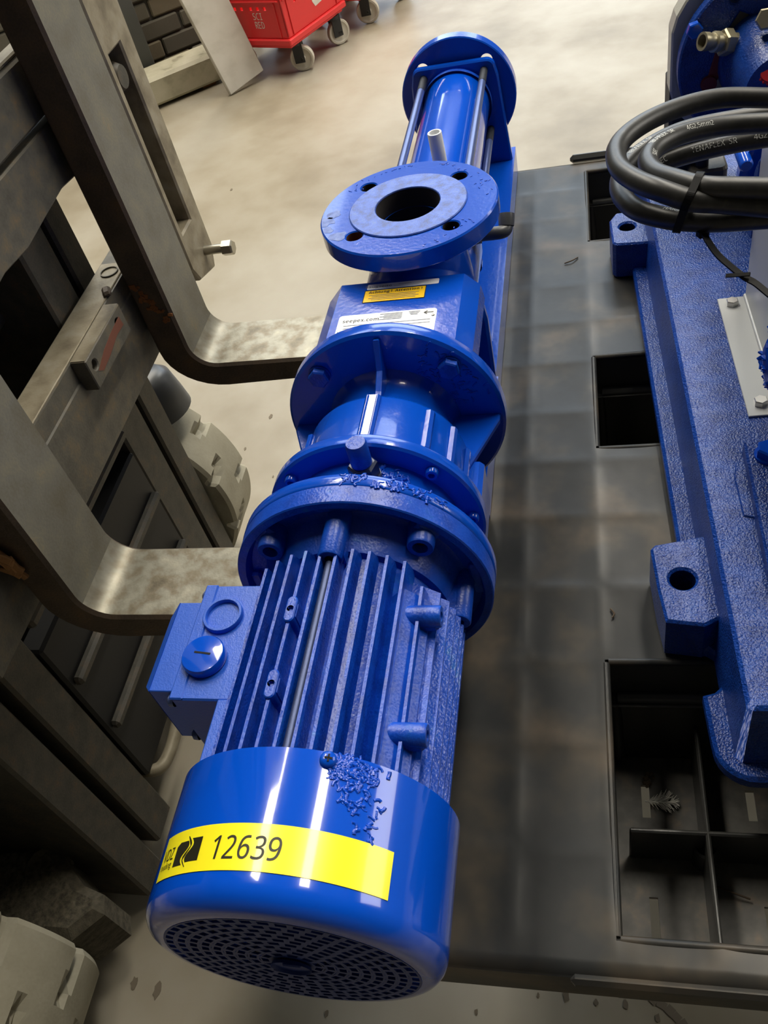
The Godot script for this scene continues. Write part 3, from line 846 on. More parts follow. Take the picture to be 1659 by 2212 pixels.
	obj("mast_foot", ft, M.dirt, t, at)
	var fl := MB.new()
	fl.lathe([Vector2(0.0, 0.0), Vector2(0.03, 0.002), Vector2(0.036, 0.02), Vector2(0.03, 0.038), Vector2(0.0, 0.042)], along(Vector3(-0.79, 0.16, -0.385), Vector3(0.5, 0.5, 0.4)), 14)
	obj("dirt_clod", fl, M.dirt, t, at)
	fork(t, at, "steel fork nearer the back, its dark shank before a slotted post", -1.068, -0.962, 1.7)
	fork(t, at, "steel fork nearer the camera, its pale blade behind the motor terminal box", -0.616, -0.513, 1.7)
	var w := MB.new()
	var rn := RandomNumberGenerator.new(); rn.seed = 4
	for k in 40:
		var uu := rn.randf()
		var fp := Vector3(lerpf(-0.628, -0.598, uu) + rn.randfn(0, 0.003), lerpf(0.752, 0.680, uu) + rn.randfn(0, 0.006), -0.506 + rn.randf() * 0.004)
		w.box(fp, Vector3(0.005 + rn.randf() * 0.004, 0.014 + rn.randf() * 0.014, 0.005), 0.001, Basis(Z, 0.42 + rn.randfn(0, 0.25)) * Basis(Y, rn.randf()))
	var wd := obj("wood_splinter", w, M.wood, self)
	wd.set_meta("label", "torn splinter of pale wood stuck against the nearer fork"); wd.set_meta("category", "wood splinter")
	var rs := MB.new()
	var rng := RandomNumberGenerator.new(); rng.seed = 21
	for k in 26:
		var uu := rng.randf()
		var fp := Vector3(lerpf(-0.604, -0.572, uu) + rng.randfn(0, 0.004), lerpf(0.722, 0.662, uu) + rng.randfn(0, 0.006), -0.9615)
		rs.box(fp, Vector3(0.004 + rng.randf() * 0.006, 0.003 + rng.randf() * 0.005, 0.0016), 0.0006, Basis(Z, rng.randf() * 3.0) * Basis(X, rng.randfn(0, 0.25)))
	obj("rust_scab", rs, M.rustbright, t, at)

# ------------------------------------------------------------------ pump: x, y from its axis, z along it (world z)
const PY := 0.137        # axis above the deck

func axial(z: float, x := 0.0, y := 0.0) -> Transform3D:      # lathe heights run away from the camera
	return Transform3D(Basis(X, -Z, Y), Vector3(x, y, z))

func ang(deg: float, r: float, z: float) -> Vector3:
	return Vector3(r * sin(deg_to_rad(deg)), r * cos(deg_to_rad(deg)), z)

func build_pump() -> void:
	var t := thing("progressive_cavity_pump", "long blue motor-driven pump with yellow numbered sticker lying along the left of the pallet", "pump", Vector3(-0.1807, DK + 0.0009, -0.66), -0.0086)
	var at := Vector3(0, PY, 0.66)
	var b: MB
	# --- base channel
	b = MB.new()
	var ch := PackedVector2Array([Vector2(-0.0735, -0.137), Vector2(-0.0735, -0.097), Vector2(0.0735, -0.097), Vector2(0.0735, -0.137), Vector2(0.068, -0.137), Vector2(0.068, -0.103), Vector2(-0.068, -0.103), Vector2(-0.068, -0.137)])
	b.extrude(ch, [], -1.341, -0.60, Transform3D(), 0.002)
	obj("base_channel", b, M.paint, t, at)
	# --- fan cover with a perforated end
	b = MB.new()
	var pr := [Vector2(0.0905, -0.224), Vector2(0.0918, -0.2235)]
	pr.append(Vector2(0.0918, -0.150))
	for i in 7:
		var a := PI / 2 * i / 6.0
		pr.append(Vector2(0.0798 + 0.012 * cos(a), -0.146 + 0.0145 * sin(a)))
	pr.append(Vector2(0.0775, -0.1314))
	var ap := []
	for q in pr: ap.append(Vector2(q.x, -q.y))
	b.lathe(ap, axial(0), 96)
	b.lathe([Vector2(0.0905, 0.224), Vector2(0.0905, 0.15)], axial(0), 64)
	var fc := obj("fan_cover", b, M.sheet, t, at)
	b = MB.new()
	var rr := 0.0115
	var rows := 9
	var pitch := (0.0775 - 0.013) / rows
	var zf := -0.1312
	b.lathe([Vector2(0.013, 0), Vector2(0.0, 0)], Transform3D(Basis(X, Z, -Y), Vector3(0, 0, zf)), 32)
	for k in rows:
		var r0 := 0.013 + pitch * k; var r1 := r0 + pitch
		var cells := int(round(TAU * (r0 + r1) / 2 / 0.0098))
		var h0 := r0 + pitch * 0.2; var h1 := r1 - pitch * 0.2
		for c in cells:
			var a0 := TAU * (c + 0.5 * (k % 2)) / cells; var a1 := TAU * (c + 1 + 0.5 * (k % 2)) / cells
			var b0 := lerpf(a0, a1, 0.17); var b1 := lerpf(a0, a1, 0.83)
			var Q := func(r: float, a: float, dz := 0.0): return Vector3(r * sin(a), r * cos(a), zf + dz)
			b.quad(Q.call(r0, a0), Q.call(r0, a1), Q.call(h0, b1), Q.call(h0, b0), Z)
			b.quad(Q.call(r1, a0), Q.call(r1, a1), Q.call(h1, b1), Q.call(h1, b0), Z)
			b.quad(Q.call(r0, a0), Q.call(h0, b0), Q.call(h1, b0), Q.call(r1, a0), Z)
			b.quad(Q.call(r0, a1), Q.call(h0, b1), Q.call(h1, b1), Q.call(r1, a1), Z)
			for e in [[h0, b0, h0, b1], [h1, b0, h1, b1], [h0, b0, h1, b0], [h0, b1, h1, b1]]:
				var p0: Vector3 = Q.call(e[0], e[1]); var p1: Vector3 = Q.call(e[2], e[3]); var cc: Vector3 = Q.call((h0 + h1) / 2, (b0 + b1) / 2)
				var nn := (cc - (p0 + p1) / 2).normalized()
				b.quad(p0, p1, p1 - Z * 0.0012, p0 - Z * 0.0012, nn)
	obj("vent_grille", b, M.grille, fc)
	b = MB.new()
	b.lathe([Vector2(0.0, 0.0), Vector2(0.012, 0.001), Vector2(0.0125, 0.003)], Transform3D(Basis(X, Z, -Y), Vector3(0, 0, zf)), 24)
	b.box(Vector3(0, 0, zf + 0.0004), Vector3(0.012, 0.0022, 0.003), 0.0008)
	obj("centre_mark", b, M.grille, fc)
	b = MB.new()
	b.lathe([Vector2(0.07, 0.16), Vector2(0.07, 0.20), Vector2(0.02, 0.165), Vector2(0, 0.165)], axial(0), 40)
	for k in 8: b.box(ang(k * 45.0, 0.045, -0.16), Vector3(0.003, 0.05, 0.03), 0.0, Basis(-Z, deg_to_rad(k * 45.0)))
	obj("fan", b, M.black, t, at)
	# wrinkled paint near the cover's rim
	var rng := RandomNumberGenerator.new(); rng.seed = 5
	b = MB.new()
	for k in 150:
		var u := rng.randf()
		var a := lerpf(20.0, 38.0, u) + rng.randfn(0, 2.2)
		var z := -0.221 + pow(rng.randf(), 1.6) * (0.012 + 0.036 * u)
		worm(b, a, z, 0.0919, rng)
	obj("wrinkled_paint", b, M.wrinkle, fc)
	b = MB.new()
	var sp := ang(18, 0.0915, -0.2185)
	b.lathe([Vector2(0.0052, 0), Vector2(0.005, 0.002), Vector2(0.0035, 0.0034), Vector2(0, 0.0038)], along(sp, ang(18, 1, 0)), 20)
	obj("cover_screw", b, M.paint, fc)
	b = MB.new()
	for k in 2: b.box(ang(18, 0.0953, -0.2185), Vector3(0.0046 if k == 0 else 0.0011, 0.0005, 0.0011 if k == 0 else 0.0046), 0.0, Basis(-Z, deg_to_rad(18)))
	obj("cross_recess", b, M.dark, fc)
	# --- yellow sticker, bent round the cover
	b = MB.new()
	var rs := 0.0922
	for i in 48:
		var a0 := lerpf(-49.8, 47.7, i / 48.0); var a1 := lerpf(-49.8, 47.7, (i + 1) / 48.0)
		b.quadn(ang(a0, rs, -0.1775), ang(a1, rs, -0.1775), ang(a1, rs, -0.1515), ang(a0, rs, -0.1515), ang(a0, 1, 0), ang(a1, 1, 0), ang(a1, 1, 0), ang(a0, 1, 0))
	var st := obj("asset_sticker", b, M.yellow, t, at)
	st.set_meta("label", "yellow sticker with logo and number round the fan cover")
	var wrap := func(deg: float, z: float) -> Callable:
		return func(p: Vector3): return ang(deg + rad_to_deg(p.x / rs), rs + 0.0002 + p.z, z - p.y)
	letters("12639", 0.0124, wrap.call(-4.9, -0.1636), M.ink, st, "number", 0.92, "Droid Sans", 0.06)
	letters("VDZ", 0.0066, wrap.call(-43.4, -0.1652), M.ink, st, "lettering", 0.85, "Droid Sans")
	letters("trading", 0.0034, wrap.call(-43.6, -0.1588), M.ink, st, "lettering", 0.95)
	b = MB.new()
	# logo: a dark block crossed by two thin waves
	var flat := func(poly: PackedVector2Array, lift: float):
		var f: Callable = wrap.call(-31.0, -0.1640)
		var ix := Geometry2D.triangulate_polygon(poly)
		for i in range(0, ix.size(), 3):
			var q := []
			for k in 3: q.append(f.call(Vector3(poly[ix[i + k]].x, poly[ix[i + k]].y, lift)))
			var nn := ang(-31, 1, 0)
			b.tri(q[0], q[1], q[2], nn, nn, nn)
	var wave := func(y: float, o: float) -> float: return 0.0026 * sin(y * 420.0) + 0.0006 + o
	var left := PackedVector2Array([Vector2(-0.0105, -0.0073), Vector2(-0.0105, 0.0040), Vector2(-0.0075, 0.0062)])
	for i in 11: var y := lerpf(0.0062, -0.0073, i / 10.0); left.append(Vector2(minf(wave.call(y, -0.0018), 0.003), y))
	flat.call(left, 0.0)
	var right := PackedVector2Array([Vector2(0.0120, 0.0072), Vector2(0.0120, -0.0062)])
	for i in 11: var y := lerpf(-0.0062, 0.0072, i / 10.0); right.append(Vector2(wave.call(y, 0.0022), y))
	flat.call(right, 0.0)
	var mid := PackedVector2Array(); var mid2 := []
	for i in 13: var y := lerpf(-0.0088, 0.0088, i / 12.0); mid.append(Vector2(wave.call(y, -0.0002), y)); mid2.append(Vector2(wave.call(y, 0.0006), y))
	mid2.reverse(); mid.append_array(PackedVector2Array(mid2))
	flat.call(mid, 0.0)
	obj("logo", b, M.ink, st)

	# --- motor body
	b = MB.new()
	b.lathe([Vector2(0.0, 0.222), Vector2(0.0665, 0.222), Vector2(0.0665, 0.392), Vector2(0.0, 0.392)], axial(0), 64)
	# foot pads' sloping web between the two fin groups
	for z in [[-0.362, -0.222]]:
		b.box(Vector3(0.0525, 0.0475, (z[0] + z[1]) / 2), Vector3(0.026, 0.02, z[1] - z[0]), 0.002, Basis(-Z, deg_to_rad(46)))
	var body := obj("motor_housing", b, M.cast, t, at)
	# upright fins over the top, their tips on one circle
	var rt := 0.0845
	for x in [-0.0569, -0.0451, -0.0325, -0.0204, -0.0082, 0.0035, 0.0148, 0.0265, 0.0383, 0.0497, 0.0618]:
		obj("cooling_fin", fin(x, rt, 1.0, -0.3865 if x < 0.055 else -0.372, -0.223), M.cast, body)
	for x in [-0.045, -0.0325, -0.0204, -0.0082, 0.0035, 0.0148, 0.0265, 0.0383]:
		obj("cooling_fin", fin(x, 0.082, -1.0, -0.3865, -0.223), M.cast, body)
	for y in [0.0415, 0.0315, 0.0215, 0.0115, 0.0015, -0.0085, -0.0185, -0.0285, -0.0385]:
		obj("cooling_fin", fin_side(y, 0.0835, 1.0, -0.377, -0.223), M.cast, body)
	for y in [-0.026, -0.036, -0.046]:
		obj("cooling_fin", fin_side(y, 0.0835, -1.0, -0.377, -0.223), M.cast, body)
	# lifting bosses at the shoulder
	for z in [-0.343, -0.2535]:
		b = MB.new()
		b.lathe([Vector2(0.0075, 0), Vector2(0.0078, 0.013), Vector2(0.0078, 0.029), Vector2(0.0070, 0.030), Vector2(0.0036, 0.030), Vector2(0.0034, 0.022), Vector2(0, 0.022)], along(Vector3(0.0475, 0.0535, z), X), 24)
		b.box(Vector3(0.0615, 0.0495, z), Vector3(0.028, 0.008, 0.0156), 0.002)
		obj("shoulder_boss", b, M.cast, body)
	for z in [-0.3288, -0.2707]:
		b = MB.new()
		b.extrude(oval(0.0037, 0.0105), [circle(Vector2.ZERO, 0.0017, 12)], 0.060, rt - 0.0006, Transform3D(Basis(X, Z, Y), Vector3(-0.0204, 0, z)), 0.0008, false, true)
		b.box(Vector3(-0.0190, 0.072, z), Vector3(0.0058, 0.02, 0.012), 0.001)
		obj("pad", b, M.cast, body)
	# tie rod in the gap between two fins
	b = MB.new(); b.tube([Vector3(-0.0022, 0.0775, -0.376), Vector3(-0.0022, 0.0775, -0.215)], 0.0031, 14)
	var tr := obj("tie_rod", b, M.rodgrey, t, at)
	b = MB.new()
	for i in 22: b.lathe([Vector2(0.0029, 0), Vector2(0.0035, 0.0004), Vector2(0.0029, 0.0008)], axial(-0.372 - i * 0.0008, -0.0022, 0.0775), 12)
	obj("threaded_end", b, M.thread, tr)
	# --- motor flange: rim, hollow face, bosses
	b = MB.new()
	b.lathe([Vector2(0.0, 0.424), Vector2(0.1032, 0.424), Vector2(0.1032, 0.4085), Vector2(0.1022, 0.4075), Vector2(0.0965, 0.4075), Vector2(0.0955, 0.409), Vector2(0.0935, 0.4175), Vector2(0.082, 0.4185), Vector2(0.0785, 0.415), Vector2(0.0735, 0.394), Vector2(0.0715, 0.388), Vector2(0.066, 0.3865), Vector2(0.064, 0.3865)].map(func(q): return q), axial(0), 96)
	var mf := obj("motor_flange", b, M.cast, t, at)
	for a in [-44.0, 43.0, 135.0, 225.0]:
		b = MB.new()
		b.lathe([Vector2(0.0112, 0), Vector2(0.0102, 0.020), Vector2(0.0095, 0.0215), Vector2(0.0058, 0.0215), Vector2(0.0056, 0.014), Vector2(0, 0.014)], Transform3D(Basis(X, Z, -Y), ang(a, 0.0845, -0.419)), 28)
		b.box(ang(a, 0.090, -0.413), Vector3(0.020, 0.013, 0.012), 0.002, Basis(-Z, deg_to_rad(a)))
		obj("bolt_boss", b, M.cast, mf)
		b = MB.new(); b.lathe([Vector2(0.0054, 0), Vector2(0, 0)], Transform3D(Basis(X, Z, -Y), ang(a, 0.0845, -0.4045)), 18)
		obj("bolt_hole", b, M.rust, mf)
	for a in [-1.5, 88.5, -91.5, 178.5]:
		b = MB.new()
		b.lathe([Vector2(0.0093, 0), Vector2(0.0093, 0.0435), Vector2(0.0085, 0.0445), Vector2(0.004, 0.0445), Vector2(0.004, 0.04), Vector2(0, 0.04)], Transform3D(Basis(X, Z, -Y), ang(a, 0.0795, -0.4185)), 28)
		b.box(ang(a, 0.0745, -0.3975), Vector3(0.0182, 0.012, 0.040), 0.001, Basis(-Z, deg_to_rad(a)))
		b.box(ang(a, 0.0905, -0.416), Vector3(0.034, 0.010, 0.006), 0.002, Basis(-Z, deg_to_rad(a)))
		obj("rod_boss", b, M.cast, mf)
	# --- terminal box on the motor's left shoulder
	b = MB.new()
	var tb := PackedVector2Array([Vector2(-0.1035, 0.0555), Vector2(-0.056, 0.0555), Vector2(-0.056, -0.035), Vector2(-0.075, -0.035), Vector2(-0.1035, -0.012)])
	b.extrude(tb, [], -0.3705, -0.2735, Transform3D(), 0.0012)
	b.box(Vector3(-0.0635, 0.031, -0.2475), Vector3(0.010, 0.050, 0.054), 0.001)
	b.box(Vector3(-0.0995, 0.0555, -0.322), Vector3(0.010, 0.0022, 0.0975), 0.001)
	var box := obj("terminal_box", b, M.satin, t, at)
	b = MB.new()
	# lid: a block whose four outer edges are cut away
	var lid := func(bb: MB, x0: float, x1: float, i: float, y0: float, y1: float, z0: float, z1: float):
		var A := [Vector3(x0, y0, z0), Vector3(x0, y1, z0), Vector3(x0, y1, z1), Vector3(x0, y0, z1)]
		var Bq := [Vector3(x1, y0 + i, z0 + i), Vector3(x1, y1 - i, z0 + i), Vector3(x1, y1 - i, z1 - i), Vector3(x1, y0 + i, z1 - i)]
		bb.quad(Bq[0], Bq[1], Bq[2], Bq[3], -X); bb.quad(A[0], A[1], A[2], A[3], X)
		var nn := [Vector3(-i, 0, -(x0 - x1)), Vector3(-i, x0 - x1, 0), Vector3(-i, 0, x0 - x1), Vector3(-i, -(x0 - x1), 0)]
		for k in 4: bb.quad(A[k], A[(k + 1) % 4], Bq[(k + 1) % 4], Bq[k], nn[k].normalized())
	lid.call(b, -0.1225, -0.1305, 0.008, -0.010, 0.0545, -0.3555, -0.2800)
	b.box(Vector3(-0.1130, 0.0222, -0.3178), Vector3(0.0190, 0.0646, 0.0755), 0.0006)
	obj("lid", b, M.satin, box)
	for q in [[-0.277, 0.048], [-0.366, 0.048], [-0.277, 0.0], [-0.366, 0.0]]:
		b = MB.new(); b.lathe([Vector2(0.0045, 0), Vector2(0.0042, 0.004), Vector2(0.002, 0.0058), Vector2(0, 0.006)], along(Vector3(-0.1035, q[1], q[0]), -X), 16)
		obj("lid_screw", b, M.rodblue, box)
	b = MB.new()
	b.lathe([Vector2(0.0150, 0), Vector2(0.0150, 0.0034), Vector2(0.0145, 0.0040), Vector2(0.0128, 0.0040), Vector2(0.0124, 0.0034), Vector2(0.0122, 0.0004), Vector2(0, 0.0004)], Transform3D(Basis(), Vector3(-0.0828, 0.0555, -0.3418)), 40)
	obj("knockout_ring", b, M.satin, box)
	b = MB.new()
	b.lathe([Vector2(0.0152, 0), Vector2(0.0158, 0.001), Vector2(0.0158, 0.0062), Vector2(0.0148, 0.0076), Vector2(0.008, 0.0084), Vector2(0, 0.0086)], Transform3D(Basis(), Vector3(-0.0862, 0.0555, -0.3055)), 44)
	var plug := obj("blanking_plug", b, M.sheet, box)
	b = MB.new(); b.box(Vector3(-0.0858, 0.0640, -0.3055), Vector3(0.0125, 0.0006, 0.0014), 0.0, Basis(Y, -0.12))
	obj("plug_slot", b, M.dark, box)
	# --- gear unit
	b = MB.new()
	b.lathe([Vector2(0.0, 0.4245), Vector2(0.1030, 0.4245), Vector2(0.1038, 0.4255), Vector2(0.1038, 0.4345), Vector2(0.1025, 0.436), Vector2(0.084, 0.437), Vector2(0.0765, 0.441), Vector2(0.0735, 0.446), Vector2(0.0735, 0.480)], axial(0), 96)
	var gi := obj("gear_input_flange", b, M.paint, t, at)
	b = MB.new()
	b.lathe([Vector2(0.072, 0.478), Vector2(0.0905, 0.478), Vector2(0.0925, 0.480), Vector2(0.0925, 0.489), Vector2(0.0905, 0.4915), Vector2(0.078, 0.4935), Vector2(0.0745, 0.497), Vector2(0.0735, 0.503), Vector2(0.0725, 0.556), Vector2(0.0705, 0.5605), Vector2(0.064, 0.5635), Vector2(0.0585, 0.571), Vector2(0.0555, 0.585), Vector2(0.0565, 0.597), Vector2(0.064, 0.607)], axial(0), 96)
	var gh := obj("gear_housing", b, M.paint, t, at)
	for a in [-62.0, 41.0, 62.0, 84.0, -84.0]:
		b = MB.new(); b.box(ang(a, 0.0735, -0.530), Vector3(0.009, 0.0055, 0.050), 0.0026, Basis(-Z, deg_to_rad(a)))
		obj("housing_rib", b, M.paint, gh)
	b = MB.new(); for s in [-1.0, 1.0]: b.box(Vector3(0.001 + s * 0.0045, 0.0735, -0.526), Vector3(0.0045, 0.0065, 0.064), 0.0021)
	b.box(Vector3(0.001, 0.0725, -0.526), Vector3(0.010, 0.006, 0.064), 0.001)
	obj("housing_rib", b, M.paint, gh)
	b = MB.new(); b.box(Vector3(0.072, -0.028, -0.515), Vector3(0.030, 0.055, 0.072), 0.004)
	obj("side_pad", b, M.paint, gh)
	for a in [-46.0, 44.0, 86.0, -90.0, 135.0, 225.0]:
		b = MB.new(); socket_head(b, ang(a, 0.0832, -0.4785), Z, 0.0053, 0.0062)
		obj("cover_screw", b, M.paint, gh)
	b = MB.new()
	b.lathe([Vector2(0.0125, 0), Vector2(0.0125, 0.006), Vector2(0.0, 0.006)], along(Vector3(0.010, 0.0705, -0.4595), Y), 24)
	hex_head(b, Vector3(0.010, 0.0765, -0.4595), Y, 0.0205, 0.0135, 0.25)
	var br := obj("breather", b, M.hexdark, gh)
	b = MB.new()
	b.lathe([Vector2(0.0082, 0), Vector2(0.0084, 0.002), Vector2(0.0084, 0.0195), Vector2(0.0074, 0.0218), Vector2(0, 0.0222)], along(Vector3(0.010, 0.090, -0.4595), Y), 28)
	obj("breather_cap", b, M.cast, gh)
	# wrinkled paint on the neck and flange
	b = MB.new()
	for k in 90: worm(b, rng.randf_range(8, 34), -0.444 - rng.randf() * 0.028, 0.0745, rng)
	for k in 50: worm(b, rng.randf_range(2, 46), -0.426 - rng.randf() * 0.009, 0.1039, rng)
	obj("wrinkled_paint", b, M.wrinkle, gh)
	# --- large bearing flange with its gussets and bolts
	b = MB.new()
	b.lathe([Vector2(0.03, 0.6055), Vector2(0.1005, 0.6055), Vector2(0.1032, 0.608), Vector2(0.1032, 0.620), Vector2(0.101, 0.623), Vector2(0.03, 0.623)], axial(0), 96)
	var bf := obj("bearing_flange", b, M.paint, t, at)
	b = MB.new()
	for k in 70: 
		var p := ang(rng.randf_range(22, 75), rng.randf_range(0.062, 0.097), -0.6053)
		worm_flat(b, p, rng)
	obj("wrinkled_paint", b, M.wrinkle, bf)
	b = MB.new()
	b.extrude(PackedVector2Array([Vector2(0.607, 0.050), Vector2(0.607, 0.0975), Vector2(0.6025, 0.0975), Vector2(0.590, 0.074), Vector2(0.572, 0.066), Vector2(0.556, 0.062), Vector2(0.556, 0.050)]), [], -0.0028, 0.0028, Transform3D(Basis(-Z, Y, X), Vector3(0.001, 0, 0)), 0.0008)
	obj("gusset", b, M.paint, bf)
	for s in [-1.0, 1.0]:
		b = MB.new()
		b.extrude(PackedVector2Array([Vector2(s * 0.050, -0.606), Vector2(s * 0.0985, -0.606), Vector2(s * 0.0985, -0.598), Vector2(s * 0.074, -0.535), Vector2(s * 0.060, -0.535)]), [], -0.0035, 0.0035, plan(), 0.0015)
		obj("gusset", b, M.paint, bf)
	for a in [-43.6, 44.1, 136.0, 224.0]:
		b = MB.new(); hex_head(b, ang(a, 0.0862, -0.6055), Z, 0.0172, 0.0085, 0.2 + a * 0.01, 0.0105)
		obj("bolt", b, M.cast, bf)
	# --- lantern: eight-sided bracket carrying the plates
	var oc := PackedVector2Array([Vector2(-0.060, 0.070), Vector2(0.064, 0.070), Vector2(0.078, 0.056), Vector2(0.083, 0.020), Vector2(0.083, -0.060), Vector2(0.055, -0.097), Vector2(-0.055, -0.097), Vector2(-0.083, -0.060), Vector2(-0.083, 0.020), Vector2(-0.077, 0.052)])
	b = MB.new()
	var oc2 := PackedVector2Array()
	for q in oc: oc2.append(q * 0.98)
	b.extrude(oc2, [circle(Vector2.ZERO, 0.048, 32)], -0.7375, -0.726, Transform3D(), 0.003)
	b.extrude(PackedVector2Array([Vector2(-0.060, 0.070), Vector2(0.064, 0.070), Vector2(0.078, 0.056), Vector2(0.0805, 0.040), Vector2(0.072, 0.040), Vector2(0.069, 0.053), Vector2(0.060, 0.062), Vector2(-0.057, 0.062), Vector2(-0.069, 0.048), Vector2(-0.076, 0.020), Vector2(-0.083, 0.020), Vector2(-0.077, 0.052)]), [], -0.738, -0.622, Transform3D(), 0.002)
	b.extrude(PackedVector2Array([Vector2(0.055, -0.097), Vector2(-0.055, -0.097), Vector2(-0.083, -0.060), Vector2(-0.076, -0.058), Vector2(-0.05, -0.09), Vector2(0.05, -0.09), Vector2(0.076, -0.058), Vector2(0.083, -0.060)]), [], -0.738, -0.622, Transform3D(), 0.002)
	var lan := obj("lantern", b, M.paint, t, at)
	b = MB.new(); b.lathe([Vector2(0.014, 0.60), Vector2(0.014, 0.75)], axial(0), 20)
	obj("shaft", b, M.black, t, at)
	var lay := func(cx: float, cz: float) -> Callable:
		return func(p: Vector3): return Vector3(cx + p.x, 0.0706 + p.z, cz - p.y)
	b = MB.new(); b.extrude(rect(-0.032, -0.7318, 0.040, -0.7231, 0.0015), [], 0.070, 0.0704, plan())
	var l1 := obj("suction_label", b, M.white, t, at)
	letters("Saugseite", 0.0034, lay.call(-0.0205, -0.7272), M.inkgrey, l1, "lettering", 1.35)
	letters("suction", 0.0020, lay.call(0.006, -0.7285), M.inkgrey, l1, "lettering", 1.4)
	b = MB.new(); b.extrude(rect(-0.0330, -0.7212, 0.028, -0.7016), [], 0.070, 0.0704, plan())
	var l2 := obj("warning_label", b, M.amber, t, at)
	b = MB.new()
	for e in [[-0.0333, -0.7215, 0.0283, -0.7211], [-0.0333, -0.7018, 0.0283, -0.7013], [0.0278, -0.7215, 0.0284, -0.7013], [-0.0334, -0.7215, -0.0328, -0.7013]]:
		b.extrude(rect(e[0], e[1], e[2], e[3]), [], 0.0704, 0.0706, plan())
	obj("border", b, M.dark, l2)
	letters("Achtung !  Attention !", 0.0038, lay.call(-0.002, -0.7175), M.ink, l2, "lettering", 1.0, "Droid Sans Bold")
	b = MB.new()
	for k in 4: b.box(Vector3(-0.003, 0.0706, -0.7125 + k * 0.0025), Vector3(0.050 - 0.006 * (k % 2), 0.0002, 0.0005))
	obj("fine_print", b, M.inkgrey, l2)
	b = MB.new(); b.extrude(rect(-0.0523, -0.6824, 0.0430, -0.6440, 0.0035), [], 0.070, 0.0705, plan())
	var l3 := obj("maker_plate", b, M.white, t, at)
	letters("seepex.com", 0.0052, lay.call(-0.030, -0.6730), M.ink, l3, "lettering", 0.88, "Droid Sans Bold")
	b = MB.new()
	for k in 5: b.box(Vector3(-0.001 + 0.002 * (k % 2), 0.0708, -0.6795 + k * 0.0021), Vector3(0.022 - 0.004 * (k % 2), 0.0002, 0.0005))
	for k in 3: b.box(Vector3(0.0215, 0.0708, -0.6795 + k * 0.0021), Vector3(0.011 - 0.002 * k, 0.0002, 0.0005))
	b.box(Vector3(-0.004, 0.0708, -0.6655), Vector3(0.084, 0.0002, 0.0004)); b.box(Vector3(-0.004, 0.0708, -0.6610), Vector3(0.084, 0.0002, 0.0004))
	obj("fine_print", b, M.inkgrey, l3)
	b = MB.new()
	b.box(Vector3(0.0355, 0.0708, -0.6765), Vector3(0.009, 0.0002, 0.0007))
	for s in [-1.0, 1.0]: b.box(Vector3(0.0325, 0.0708, -0.6765 + s * 0.0012), Vector3(0.004, 0.0002, 0.0007), 0.0, Basis(Y, s * -0.65))
	obj("arrow", b, M.ink, l3)
	for q in [[-0.049, -0.657], [0.0400, -0.6715]]:
		b = MB.new(); b.lathe([Vector2(0.0017, 0), Vector2(0.0012, 0.0008), Vector2(0, 0.001)], Transform3D(Basis(), Vector3(q[0], 0.0705, q[1])), 14)
		obj("rivet", b, M.zinc, l3)
	# --- suction casing and its upright flange
	b = MB.new()
	b.lathe([Vector2(0.0, 0.738), Vector2(0.056, 0.738), Vector2(0.056, 0.75), Vector2(0.06, 0.76), Vector2(0.062, 0.90), Vector2(0.056, 0.922), Vector2(0.060, 0.926), Vector2(0.060, 0.94), Vector2(0.05, 0.941), Vector2(0.0, 0.941)], axial(0), 56)
	b.lathe([Vector2(0.058, 0.0), Vector2(0.052, 0.055), Vector2(0.050, 0.072), Vector2(0.056, 0.0835), Vector2(0.030, 0.0835)], Transform3D(Basis(), Vector3(0.003, 0, -0.822)), 48)
	b.box(Vector3(0, -0.080, -0.90), Vector3(0.10, 0.04, 0.05), 0.004)
	b.box(Vector3(0.052, 0.015, -0.765), Vector3(0.022, 0.05, 0.05), 0.01)
	var sc := obj("suction_casing", b, M.paint, t, at)
	b = MB.new()
	var fp := circle(Vector2.ZERO, 0.0925, 72)
	var fh := [circle(Vector2.ZERO, 0.0340, 40)]
	for a in 4: fh.append(circle(Vector2(0.0692, 0).rotated(PI / 4 + a * PI / 2), 0.0083, 22))
	b.extrude(fp, fh, 0.0835, 0.1030, Transform3D(Basis(X, Z, Y), Vector3(0.0035, 0, -0.820)), 0.0016, true, true, MB.ring_caps(0.0925 - 0.0016, 0.0340 + 0.0016, 0.0692, 0.0083 + 0.0016, 4, PI / 4))
	var sf := obj("suction_flange", b, M.paint, t, at)
	b = MB.new()
	b.extrude(circle(Vector2.ZERO, 0.0615, 72), [circle(Vector2.ZERO, 0.0335, 40)], 0.1025, 0.1048, Transform3D(Basis(X, Z, Y), Vector3(0.0035, 0, -0.820)), 0.0009, false, true, MB.ring_caps(0.0606, 0.0344, 0.05, 0.0, 1, 0.0).slice(0, 0))
	var rf := obj("raised_face", b, M.worn, sf)
	b = MB.new()
	b.lathe([Vector2(0.0337, 0.1045), Vector2(0.0325, 0.085), Vector2(0.0325, 0.02), Vector2(0, 0.0)], Transform3D(Basis(), Vector3(0.0035, 0, -0.820)), 40)
	obj("bore", b, M.bore, sf)
	for a in 4:
		b = MB.new(); var q := Vector2(0.0692, 0).rotated(PI / 4 + a * PI / 2)
		b.lathe([Vector2(0.0082, 0.1022), Vector2(0.0078, 0.085), Vector2(0.0, 0.0848)], Transform3D(Basis(), Vector3(0.0035 + q.x, 0, -0.820 + q.y)), 20)
		obj("bolt_hole", b, M.rust if q.x < 0 and q.y > 0 else M.bore, sf)
	b = MB.new()
	for k in 60:
		var a := rng.randf_range(-60, 170)
		var p := Vector3(0.0035 + rng.randf_range(0.066, 0.0905) * sin(deg_to_rad(a)), 0.1031, -0.820 - 0.085 * cos(deg_to_rad(a)))
		if Vector2(p.x - 0.0035, p.z + 0.82).length() < 0.0905: worm_up(b, p, rng)
